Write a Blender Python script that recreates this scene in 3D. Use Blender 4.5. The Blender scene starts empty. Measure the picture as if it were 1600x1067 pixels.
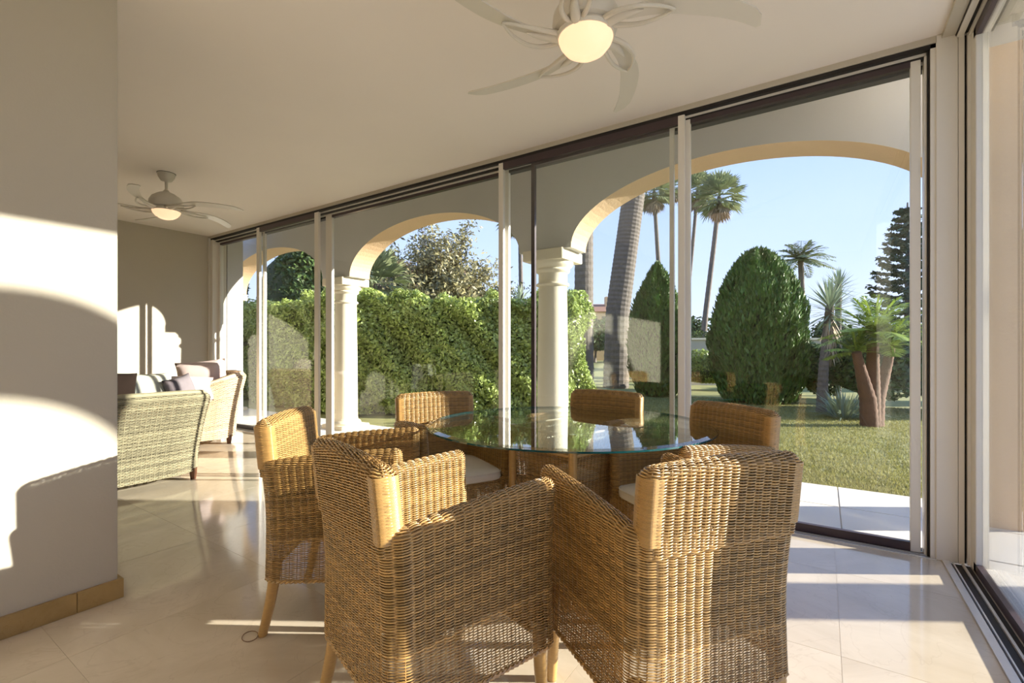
import bpy, bmesh, math, random
import numpy as np
from mathutils import Vector, Matrix
PI = math.pi
R = math.radians
random.seed(7)
rng = np.random.default_rng(7)
S = bpy.context.scene
C = S.collection

# ------------------------------------------------------------------ camera, sky, sun, exposure
CAM_H = 1.15
YAW = 33.53
cam = bpy.data.cameras.new('camera')
cam.sensor_width = 36.0
cam.lens = 36.0 * 734.6 / 1600
cam.shift_y = 11.5 / 1600
cam.clip_start = 0.02
cam.clip_end = 500
co = bpy.data.objects.new('camera', cam)
C.objects.link(co)
co.location = (0, 0, CAM_H)
co.rotation_euler = (R(90), 0, R(YAW))
S.camera = co

SUN_AZ, SUN_EL = 32.0, 15.0
w = bpy.data.worlds.new('world')
S.world = w
w.use_nodes = True
nt = w.node_tree
nt.nodes.clear()
out = nt.nodes.new('ShaderNodeOutputWorld')
bg = nt.nodes.new('ShaderNodeBackground')
tc = nt.nodes.new('ShaderNodeTexCoord')
sp = nt.nodes.new('ShaderNodeSeparateXYZ')
rp = nt.nodes.new('ShaderNodeValToRGB')
nt.links.new(tc.outputs['Generated'], sp.inputs[0])
nt.links.new(sp.outputs['Z'], rp.inputs[0])
nt.links.new(rp.outputs[0], bg.inputs[0])
nt.links.new(bg.outputs[0], out.inputs[0])
e = rp.color_ramp.elements
e[0].position = 0.0
e[0].color = (0.72, 0.79, 0.98, 1)
e[1].position = 0.55
e[1].color = (0.27, 0.44, 0.88, 1)
m_ = rp.color_ramp.elements.new(0.18)
m_.color = (0.53, 0.66, 0.97, 1)
bg.inputs[1].default_value = 0.97
sl = bpy.data.lights.new('sun', 'SUN')
sl.energy = 10.5
sl.angle = R(0.6)
sl.color = (1.0, 0.92, 0.80)
so = bpy.data.objects.new('sun', sl)
C.objects.link(so)
sd = Vector((math.cos(R(SUN_AZ)) * math.cos(R(SUN_EL)), math.sin(R(SUN_AZ)) * math.cos(R(SUN_EL)), math.sin(R(SUN_EL))))
so.rotation_euler = (-sd).to_track_quat('-Z', 'Y').to_euler()
so.location = sd * 40

S.view_settings.view_transform = 'Standard'
S.view_settings.look = 'None'
S.view_settings.gamma = 1
S.view_settings.use_curve_mapping = False
S.view_settings.exposure = 0.70
S.cycles.use_denoising = True
S.cycles.max_bounces = 10
S.cycles.diffuse_bounces = 6
S.cycles.glossy_bounces = 5
S.cycles.transparent_max_bounces = 40
S.cycles.sample_clamp_indirect = 6
S.cycles.caustics_reflective = False
S.cycles.caustics_refractive = False

# ------------------------------------------------------------------ materials
def newmat(name):
    m = bpy.data.materials.new(name)
    m.use_nodes = True
    return m, m.node_tree, m.node_tree.nodes['Principled BSDF']

def mat(name, col, rough=0.6, var=0.12, scale=8.0, bump=0.0, bscale=60.0, metal=0.0, island=0.0, objvar=0.0, spec=0.5,
        stretch=None, translucent=0.0, coat=0.0):
    m, t, b = newmat(name)
    N, L = t.nodes.new, t.links.new
    geo = N('ShaderNodeNewGeometry')
    no = N('ShaderNodeTexNoise')
    no.inputs['Scale'].default_value = scale
    no.inputs['Detail'].default_value = 5
    src = geo.outputs['Position']
    if stretch:
        tcn = N('ShaderNodeTexCoord')
        mp = N('ShaderNodeMapping')
        mp.inputs['Scale'].default_value = stretch
        L(tcn.outputs['Object'], mp.inputs[0])
        src = mp.outputs[0]
    L(src, no.inputs['Vector'])
    val = N('ShaderNodeMath'); val.operation = 'MULTIPLY_ADD'
    L(no.outputs['Fac'], val.inputs[0])
    val.inputs[1].default_value = 2 * var
    val.inputs[2].default_value = 1 - var
    last = val.outputs[0]
    if island:
        a = N('ShaderNodeMath'); a.operation = 'MULTIPLY_ADD'
        L(geo.outputs['Random Per Island'], a.inputs[0])
        a.inputs[1].default_value = 2 * island; a.inputs[2].default_value = 1 - island
        k = N('ShaderNodeMath'); k.operation = 'MULTIPLY'
        L(last, k.inputs[0]); L(a.outputs[0], k.inputs[1]); last = k.outputs[0]
    if objvar:
        oi = N('ShaderNodeObjectInfo')
        a = N('ShaderNodeMath'); a.operation = 'MULTIPLY_ADD'
        L(oi.outputs['Random'], a.inputs[0])
        a.inputs[1].default_value = 2 * objvar; a.inputs[2].default_value = 1 - objvar
        k = N('ShaderNodeMath'); k.operation = 'MULTIPLY'
        L(last, k.inputs[0]); L(a.outputs[0], k.inputs[1]); last = k.outputs[0]
    mx = N('ShaderNodeVectorMath'); mx.operation = 'SCALE'
    mx.inputs[0].default_value = col[:3]
    L(last, mx.inputs['Scale'])
    L(mx.outputs[0], b.inputs['Base Color'])
    b.inputs['Roughness'].default_value = rough
    b.inputs['Metallic'].default_value = metal
    b.inputs['Specular IOR Level'].default_value = spec
    b.inputs['Coat Weight'].default_value = coat
    b.inputs['Coat Roughness'].default_value = 0.28
    if bump:
        bn = N('ShaderNodeTexNoise'); bn.inputs['Scale'].default_value = bscale
        bn.inputs['Detail'].default_value = 3
        L(src, bn.inputs['Vector'])
        bp = N('ShaderNodeBump'); bp.inputs['Strength'].default_value = bump
        bp.inputs['Distance'].default_value = 0.01
        L(bn.outputs['Fac'], bp.inputs['Height']); L(bp.outputs[0], b.inputs['Normal'])
    if translucent:
        tr = N('ShaderNodeBsdfTranslucent')
        L(mx.outputs[0], tr.inputs[0])
        ms = N('ShaderNodeMixShader'); ms.inputs[0].default_value = translucent
        o = t.nodes['Material Output']
        L(b.outputs[0], ms.inputs[1]); L(tr.outputs[0], ms.inputs[2]); L(ms.outputs[0], o.inputs[0])
    return m

def glassmat(name, tint, ior=1.5, rough=0.0, boost=1.0):
    m = bpy.data.materials.new(name); m.use_nodes = True
    t = m.node_tree; t.nodes.clear()
    N, L = t.nodes.new, t.links.new
    o = N('ShaderNodeOutputMaterial'); ms = N('ShaderNodeMixShader')
    tr = N('ShaderNodeBsdfTransparent'); gl = N('ShaderNodeBsdfGlossy'); lw = N('ShaderNodeLayerWeight')
    tr.inputs[0].default_value = (*tint, 1)
    gl.inputs['Roughness'].default_value = rough
    gl.inputs['Color'].default_value = (0.98, 1.0, 1.0, 1)
    lw.inputs['Blend'].default_value = 0.5
    # Schlick reflectance, the same from both sides of the sheet
    f0 = ((ior - 1) / (ior + 1)) ** 2 * boost
    pw = N('ShaderNodeMath'); pw.operation = 'POWER'; pw.inputs[1].default_value = 5
    k = N('ShaderNodeMath'); k.operation = 'MULTIPLY_ADD'; k.use_clamp = True
    k.inputs[1].default_value = 1 - f0; k.inputs[2].default_value = f0
    L(lw.outputs['Facing'], pw.inputs[0]); L(pw.outputs[0], k.inputs[0]); L(k.outputs[0], ms.inputs[0])
    L(tr.outputs[0], ms.inputs[1]); L(gl.outputs[0], ms.inputs[2]); L(ms.outputs[0], o.inputs[0])
    return m

def marble(name, base, vein, scale=1.6, rough=0.09, objvar=0.03):
    m, t, b = newmat(name)
    N, L = t.nodes.new, t.links.new
    geo = N('ShaderNodeNewGeometry'); oi = N('ShaderNodeObjectInfo')
    off = N('ShaderNodeVectorMath'); off.operation = 'MULTIPLY_ADD'
    cmb = N('ShaderNodeCombineXYZ')
    L(oi.outputs['Random'], cmb.inputs[0]); L(oi.outputs['Random'], cmb.inputs[2])
    L(cmb.outputs[0], off.inputs[0]); off.inputs[1].default_value = (37, 0, 91)
    L(geo.outputs['Position'], off.inputs[2])
    n1 = N('ShaderNodeTexNoise'); n1.inputs['Scale'].default_value = scale
    n1.inputs['Detail'].default_value = 8; n1.inputs['Roughness'].default_value = 0.62
    n1.inputs['Distortion'].default_value = 1.4
    L(off.outputs[0], n1.inputs['Vector'])
    r1 = N('ShaderNodeValToRGB')
    r1.color_ramp.elements[0].position = 0.30; r1.color_ramp.elements[0].color = (*[c * q for c, q in zip(base, (.84, .81, .76))], 1)
    r1.color_ramp.elements[1].position = 0.72; r1.color_ramp.elements[1].color = (*[min(1, c * 1.08) for c in base], 1)
    L(n1.outputs['Fac'], r1.inputs[0])
    n2 = N('ShaderNodeTexNoise'); n2.inputs['Scale'].default_value = scale * 1.7
    n2.inputs['Detail'].default_value = 6; n2.inputs['Distortion'].default_value = 2.2
    L(off.outputs[0], n2.inputs['Vector'])
    r2 = N('ShaderNodeValToRGB')
    for p, v in ((0.485, 0), (0.5, 1), (0.515, 0)):
        pass
    r2.color_ramp.elements[0].position = 0.488; r2.color_ramp.elements[0].color = (0, 0, 0, 1)
    r2.color_ramp.elements[1].position = 0.512; r2.color_ramp.elements[1].color = (0, 0, 0, 1)
    q = r2.color_ramp.elements.new(0.5); q.color = (0.28, 0.28, 0.28, 1)
    L(n2.outputs['Fac'], r2.inputs[0])
    mx = N('ShaderNodeMixRGB'); mx.inputs[2].default_value = (*vein, 1)
    L(r2.outputs[0], mx.inputs[0]); L(r1.outputs[0], mx.inputs[1])
    a = N('ShaderNodeMath'); a.operation = 'MULTIPLY_ADD'
    L(oi.outputs['Random'], a.inputs[0]); a.inputs[1].default_value = 2 * objvar; a.inputs[2].default_value = 1 - objvar
    sc = N('ShaderNodeVectorMath'); sc.operation = 'SCALE'
    L(mx.outputs[0], sc.inputs[0]); L(a.outputs[0], sc.inputs['Scale'])
    L(sc.outputs[0], b.inputs['Base Color'])
    b.inputs['Roughness'].default_value = rough
    return m

M = dict(
    wall=mat('warm white plaster', (0.53, 0.485, 0.40), 0.75, 0.03, 3, 0.06, 90),
    ceil=mat('ceiling paint', (0.84, 0.775, 0.72), 0.85, 0.025, 2),
    archwhite=mat('white terrace render', (0.60, 0.59, 0.575), 0.85, 0.04, 5, 0.2, 45),
    stucco=mat('cream stucco', (0.68, 0.48, 0.295), 0.85, 0.06, 6, 0.35, 45),
    stone=mat('cast stone', (0.82, 0.75, 0.60), 0.7, 0.05, 9, 0.12, 70),
    alu=mat('off white lacquered aluminium', (0.78, 0.745, 0.68), 0.35, 0.02, 4),
    aludark=mat('dark brown aluminium', (0.055, 0.035, 0.04), 0.35, 0.1, 20),  # dark aluminium tone for rails, a stile and a track channel
    black=mat('black track channel', (0.012, 0.009, 0.008), 0.6, 0.2, 30),
    silver=mat('brushed aluminium track', (0.74, 0.73, 0.70), 0.3, 0.05, 40, metal=0.35),
    glass=glassmat('window glass', (0.965, 0.98, 0.975)),
    tableglass=glassmat('table glass', (0.94, 0.975, 0.96), 1.7),
    tableedge=mat('teal glass edge', (0.012, 0.085, 0.09), 0.06, 0.1, 5, spec=0.8),
    tile=marble('cream marble tile', (0.67, 0.585, 0.47), (0.47, 0.38, 0.28)),
    grout=mat('grout', (0.58, 0.50, 0.40), 0.7),
    skirt=marble('honey marble skirting', (0.44, 0.30, 0.12), (0.26, 0.14, 0.035), 5.0, 0.25),
    paving=mat('terrace paving stone', (0.74, 0.69, 0.62), 0.6, 0.07, 5, objvar=0.05),
    rattan=mat('golden rattan core', (0.45, 0.272, 0.095), 0.34, 0.28, 14, island=0.34, coat=0.5, objvar=0.06, spec=0.45),
    rattandk=mat('dark rattan stakes', (0.20, 0.105, 0.04), 0.6, 0.2, 20, objvar=0.05),
    wrap=mat('wrapped cane', (0.50, 0.30, 0.10), 0.34, 0.35, 16, island=0.1, coat=0.6, stretch=(3, 3, 40), spec=0.6),
    seagrass=mat('woven seagrass', (0.31, 0.275, 0.175), 0.75, 0.28, 22, island=0.35),
    peelrattan=mat('pale rattan', (0.66, 0.50, 0.33), 0.6, 0.2, 18, island=0.2),
    cushion=mat('natural canvas', (0.70, 0.66, 0.58), 0.9, 0.05, 20, 0.15, 300),
    pillow_green=mat('sage canvas', (0.66, 0.68, 0.58), 0.9, 0.05, 15, 0.1, 300),
    pillow_dark=mat('charcoal brown cloth', (0.022, 0.014, 0.011), 0.95, 0.2, 15, 0.1, 300, spec=0.1),
    pillow_pink=mat('pale pink canvas', (0.76, 0.62, 0.58), 0.9, 0.05, 15, 0.1, 300),
    pillow_grey=mat('mauve grey cloth', (0.20, 0.175, 0.19), 0.9, 0.1, 25, 0.1, 300),
    darkwood=mat('dark stained wood', (0.13, 0.05, 0.022), 0.4, 0.2, 10),
    fan=mat('white fan lacquer', (0.64, 0.60, 0.525), 0.35, 0.02, 4),
    grass=mat('lawn blades', (0.30, 0.29, 0.10), 0.7, 0.25, 2.0, island=0.3, translucent=0.3),
    soil=mat('lawn turf', (0.27, 0.265, 0.09), 0.9, 0.35, 3.0, 0.5, 60),
    hedge=mat('hedge leaf', (0.36, 0.44, 0.13), 0.34, 0.3, 1.5, island=0.4, translucent=0.22),
    hedgecore=mat('hedge shaded core', (0.02, 0.035, 0.012), 0.9, 0.3, 5),  # near-black colour carries the shade deep inside the foliage
    magnolia=mat('olive brown leaf', (0.27, 0.245, 0.115), 0.5, 0.3, 1.2, island=0.55, translucent=0.25),
    conifer=mat('conifer spray', (0.075, 0.15, 0.025), 0.55, 0.3, 2.5, island=0.35, translucent=0.08),
    shrub=mat('dark shrub leaf', (0.07, 0.12, 0.03), 0.5, 0.3, 1.5, island=0.45, translucent=0.15),
    palm=mat('palm frond', (0.25, 0.29, 0.15), 0.5, 0.2, 2, island=0.3, translucent=0.2),
    yucca=mat('grey green sword leaf', (0.30, 0.36, 0.25), 0.5, 0.2, 2, island=0.35, translucent=0.15),
    cycad=mat('yellow green frond', (0.30, 0.40, 0.075), 0.5, 0.2, 2, island=0.3, translucent=0.25),
    deadleaf=mat('dry grey leaf', (0.34, 0.27, 0.19), 0.8, 0.2, 3, island=0.35),
    norfolk=mat('blue green needle', (0.055, 0.10, 0.07), 0.7, 0.3, 2, island=0.3),
    bark=mat('grey brown palm bark', (0.15, 0.125, 0.108), 0.9, 0.45, 9, 1.0, 16),
    barkred=mat('reddish bark', (0.12, 0.058, 0.034), 0.9, 0.4, 10, 1.0, 18),
    housepink=mat('pinkish render', (0.55, 0.40, 0.36), 0.8, 0.06, 1),
    houseochre=mat('ochre render', (0.72, 0.52, 0.30), 0.8, 0.06, 1),
    rooftile=mat('terracotta roof tiles', (0.38, 0.20, 0.13), 0.8, 0.2, 6),
    darkglass=mat('dark house window', (0.05, 0.05, 0.06), 0.2, 0.1, 2),
    wire=mat('rusty wire', (0.22, 0.12, 0.06), 0.5, 0.2, 20),
)
def emis(name, col, strength):
    m, t, b = newmat(name)
    b.inputs['Base Color'].default_value = (0.55, 0.47, 0.36, 1)
    b.inputs['Emission Color'].default_value = (*col, 1)
    b.inputs['Emission Strength'].default_value = strength
    b.inputs['Roughness'].default_value = 0.3
    return m
M['lamp'] = emis('lit opal glass', (1.0, 0.62, 0.36), 0.68)

# ------------------------------------------------------------------ object helpers
def tag(o, label=None, cat=None, group=None, kind=None):
    if label: o['label'] = label
    if cat: o['category'] = cat
    if group: o['group'] = group
    if kind: o['kind'] = kind
    return o
def empty(name, loc=(0, 0, 0), rz=0.0, label=None, cat=None, group=None, kind=None):
    o = bpy.data.objects.new(name, None)
    o.empty_display_size = 0.1
    C.objects.link(o)
    o.location = loc
    o.rotation_euler = (0, 0, rz)
    return tag(o, label, cat, group, kind)
def link(name, me, m, parent=None, kind=None):
    o = bpy.data.objects.new(name, me)
    C.objects.link(o)
    if m is not None:
        me.materials.clear()
        for q in (m if isinstance(m, (list, tuple)) else [m]):
            me.materials.append(q)
    if parent is not None: o.parent = parent
    if kind: o['kind'] = kind
    return o
def copy_tree(o, parent=None):
    c = o.copy()
    C.objects.link(c)
    if parent is not None: c.parent = parent
    for ch in list(o.children):
        copy_tree(ch, c)
    return c

class MB:
    """collects vertices and faces for ONE mesh"""
    def __init__(s): s.v = []; s.f = []; s.mi = []; s.n = 0
    def add(s, v, f, mi=0):
        k = s.n
        s.v.extend([tuple(p) for p in v]); s.n += len(v)
        s.f.extend([tuple(i + k for i in q) for q in f]); s.mi.extend([mi] * len(f))
        return s
    def box(s, x0, x1, y0, y1, z0, z1, mi=0):
        v = [(x, y, z) for x in (x0, x1) for y in (y0, y1) for z in (z0, z1)]
        f = [(0, 1, 3, 2), (4, 6, 7, 5), (0, 4, 5, 1), (2, 3, 7, 6), (0, 2, 6, 4), (1, 5, 7, 3)]
        return s.add(v, f, mi)
    def lathe(s, prof, n=24, c=(0, 0), mi=0, a0=0):
        v = []; f = []
        for r, z in prof:
            for k in range(n):
                a = a0 + 2 * PI * k / n
                v.append((c[0] + r * math.cos(a), c[1] + r * math.sin(a), z))
        for i in range(len(prof) - 1):
            for k in range(n):
                j = (k + 1) % n
                f.append((i * n + k, i * n + j, (i + 1) * n + j, (i + 1) * n + k))
        f.append(tuple(range(n))[::-1]); f.append(tuple((len(prof) - 1) * n + k for k in range(n)))
        return s.add(v, f, mi)
    def tube(s, pts, rad, n=8, mi=0, closed=False, cap=True):
        P = [Vector(p) for p in pts]
        m = len(P)
        rr = rad if isinstance(rad, (list, tuple)) else [rad] * m
        v = []; f = []
        up = Vector((0, 0, 1))
        prev = None
        for i, p in enumerate(P):
            if closed: d = P[(i + 1) % m] - P[i - 1]
            else: d = P[min(i + 1, m - 1)] - P[max(i - 1, 0)]
            d.normalize()
            a = d.cross(up)
            if a.length < 1e-3: a = prev.copy() if prev else Vector((1, 0, 0))
            a.normalize()
            if prev and a.dot(prev) < 0 and abs(d.z) > 0.95: a = -a
            b = a.cross(d); prev = a
            for k in range(n):
                t = 2 * PI * k / n
                v.append(p + (a * math.cos(t) + b * math.sin(t)) * rr[i])
        for i in range(m if closed else m - 1):
            i2 = (i + 1) % m
            for k in range(n):
                j = (k + 1) % n
                f.append((i * n + k, i2 * n + k, i2 * n + j, i * n + j))
        if cap and not closed:
            f.append(tuple(range(n))); f.append(tuple((m - 1) * n + k for k in range(n))[::-1])
        return s.add(v, f, mi)
    def prism(s, poly, z0, z1, mi=0):
        n = len(poly)
        v = [(x, y, z0) for x, y in poly] + [(x, y, z1) for x, y in poly]
        f = [tuple(range(n))[::-1], tuple(range(n, 2 * n))]
        f += [(i, (i + 1) % n, n + (i + 1) % n, n + i) for i in range(n)]
        return s.add(v, f, mi)
    def mesh(s, name, smooth=False):
        me = bpy.data.meshes.new(name)
        me.from_pydata(s.v, [], s.f)
        if smooth: me.polygons.foreach_set('use_smooth', [True] * len(me.polygons))
        me.update()
        return me
    def build(s, name, m, parent=None, smooth=False, bevel=0, kind=None, fixn=True):
        me = s.mesh(name, smooth)
        if fixn:
            bm = bmesh.new(); bm.from_mesh(me)
            bmesh.ops.recalc_face_normals(bm, faces=bm.faces)
            if bevel:
                ed = [q for q in bm.edges if len(q.link_faces) == 2 and q.calc_face_angle(0) > 0.6]
                bmesh.ops.bevel(bm, geom=ed, offset=bevel, segments=2, affect='EDGES', clamp_overlap=True)
            bm.to_mesh(me); bm.free()
        if smooth and bevel == 0 and fixn:
            try: me.set_sharp_from_angle(angle=R(40))
            except Exception: pass
        o = link(name, me, m, parent, kind)
        if any(s.mi) and len(me.polygons) == len(s.mi): me.polygons.foreach_set('material_index', s.mi); me.update()
        return o

def npmesh(name, V, F, smooth=False):
    """fast mesh from numpy: V (n,3), F (m,4)"""
    me = bpy.data.meshes.new(name)
    V = np.asarray(V, dtype=np.float32); F = np.asarray(F, dtype=np.int32)
    k = F.shape[1]
    me.vertices.add(len(V)); me.vertices.foreach_set('co', V.ravel())
    me.loops.add(F.size); me.loops.foreach_set('vertex_index', F.ravel())
    me.polygons.add(len(F))
    me.polygons.foreach_set('loop_start', np.arange(0, F.size, k, dtype=np.int32))
    if smooth: me.polygons.foreach_set('use_smooth', np.ones(len(F), dtype=bool))
    me.update(calc_edges=True)
    return me

# ------------------------------------------------------------------ woven cane: real strands over and under stakes
class Weave:
    def __init__(s): s.V = []; s.F = []; s.n = 0
    def tubes(s, P, N, T, rn, rt, closed):
        """P,N,T: (rows, samples, 3) centre line, normal and side vectors of each strand; 4 sided tubes"""
        r, m, _ = P.shape
        ring = np.stack([P + N * rn, P + T * rt, P - N * rn, P - T * rt], axis=2)   # r,m,4,3
        V = ring.reshape(-1, 3)
        base = (np.arange(r)[:, None, None] * m + np.arange(m)[None, :, None]) * 4 + np.arange(4)[None, None, :]
        i0 = base if closed else base[:, :-1]
        i1 = np.roll(base, -1, axis=1) if closed else base[:, 1:]
        F = np.stack([i0, np.roll(i0, -1, axis=2), np.roll(i1, -1, axis=2), i1], axis=-1).reshape(-1, 4)
        s.V.append(V); s.F.append(F + s.n); s.n += len(V)
    def surface(s, fn, nst, nrow, closed=False, amp=0.0042, rn=0.0020, rt=0.0026, seg=4, stakes=True, v0=0.0, v1=1.0, srad=0.0018, loose=0.0):
        """fn(u, v) -> positions; u in 0..1 along the strands, v in 0..1 across them"""
        cnt = nst * seg
        u = np.arange(cnt + (0 if closed else 1)) / cnt
        v = v0 + (np.arange(nrow) + 0.5) / nrow * (v1 - v0)
        v = v + rng.normal(size=nrow) * 0.08 / nrow
        U, Vv = np.meshgrid(u, v)
        eps = 1e-3
        P = fn(U, Vv)
        Tu = fn(U + eps, Vv) - fn(U - eps, Vv)
        Tv = fn(U, Vv + eps) - fn(U, Vv - eps)
        Nn = np.cross(Tu, Tv)
        Nn /= np.linalg.norm(Nn, axis=-1, keepdims=True) + 1e-12
        Tn = Tv / (np.linalg.norm(Tv, axis=-1, keepdims=True) + 1e-12)
        k = np.arange(len(u))
        ph = (np.sign(np.cos(PI * k / seg)) * np.abs(np.cos(PI * k / seg)) ** .55 * (np.abs(np.cos(PI * k / seg)) > 1e-6))[None, :] * ((-1.0) ** np.arange(nrow))[:, None]
        P = P + Nn * (amp * ph)[..., None]
        s.tubes(P, Nn, Tn, rn, (rt * np.where(v < loose, .68, 1.0))[:, None, None], closed)
        if stakes:
            us = np.arange(nst + (0 if closed else 1)) / nst
            vs = v0 + (v1 - v0) * np.arange(0, 25) / 24.0
            U2, V2 = np.meshgrid(us, vs, indexing='ij')
            Pp = fn(U2, V2)
            Tu = fn(U2 + eps, V2) - fn(U2 - eps, V2)
            Tv = fn(U2, V2 + eps) - fn(U2, V2 - eps)
            Nn = np.cross(Tu, Tv); Nn /= np.linalg.norm(Nn, axis=-1, keepdims=True) + 1e-12
            Tn = Tu / (np.linalg.norm(Tu, axis=-1, keepdims=True) + 1e-12)
            s.tubes(Pp, Nn, Tn, srad * 0.6, srad, False)
    def mesh(s, name):
        return npmesh(name, np.concatenate(s.V), np.concatenate(s.F), True)

def ucurve(hw, yr, yf, rad):
    """U in plan: front left -> rear left -> rear right -> front right; returns fn(s01) -> (x, y, nx, ny), length"""
    a = (yf - (yr + rad)); b = 2 * (hw - rad); c = PI / 2 * rad
    seg = np.array([a, c, b, c, a]); cum = np.concatenate([[0], np.cumsum(seg)]); Ltot = cum[-1]
    def fn(sv):
        t = np.asarray(sv, dtype=float) * Ltot
        x = np.zeros_like(t); y = np.zeros_like(t); nx = np.zeros_like(t); ny = np.zeros_like(t)
        m = t <= cum[1]
        x[m] = -hw; y[m] = yf - t[m]; nx[m] = -1
        m = (t > cum[1]) & (t <= cum[2]); th = (t[m] - cum[1]) / rad
        x[m] = -hw + rad - rad * np.cos(th); y[m] = yr + rad - rad * np.sin(th); nx[m] = -np.cos(th); ny[m] = -np.sin(th)
        m = (t > cum[2]) & (t <= cum[3])
        x[m] = -hw + rad + (t[m] - cum[2]); y[m] = yr; ny[m] = -1
        m = (t > cum[3]) & (t <= cum[4]); th = (t[m] - cum[3]) / rad
        x[m] = hw - rad + rad * np.sin(th); y[m] = yr + rad - rad * np.cos(th); nx[m] = np.sin(th); ny[m] = -np.cos(th)
        m = t > cum[4]
        x[m] = hw; y[m] = yr + rad + (t[m] - cum[4]); nx[m] = 1
        return x, y, nx, ny
    return fn, Ltot

def shell_fn(hw, yr, yf, rad, h, zs, zseat, ztop, deform):
    """thick U shaped wall: outside from zs up, rounded over the top, inside down to zseat"""
    cf, Lt = ucurve(hw - h, yr + h, yf, rad)
    zm = float(np.mean(ztop(np.linspace(0, 1, 60), cf)))
    a1 = zm - h - zs; a2 = PI * h; a3 = zm - h - zseat
    A = a1 + a2 + a3
    def fn(u, v):
        x, y, nx, ny = cf(np.clip(u, 0, 1))
        ex = np.where(u < 0, u, np.where(u > 1, 1 - u, 0.0)) * Lt
        zt = ztop(u, cf)
        q = v * A
        off = np.full_like(q, h); z = np.zeros_like(q)
        m = q <= a1
        z = np.where(m, zs + (q / a1) * (zt - h - zs), z)
        m2 = (q > a1) & (q <= a1 + a2)
        th = (q - a1) / h
        off = np.where(m2, h * np.cos(th), off); z = np.where(m2, zt - h + h * np.sin(th), z)
        m3 = q > a1 + a2
        off = np.where(m3, -h, off); z = np.where(m3, zt - h - (q - a1 - a2) / a3 * (zt - h - zseat), z)
        P = np.stack([x + nx * off, y + ny * off - ex, z], axis=-1)
        return deform(P)
    return fn, Lt, A, cf

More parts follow.
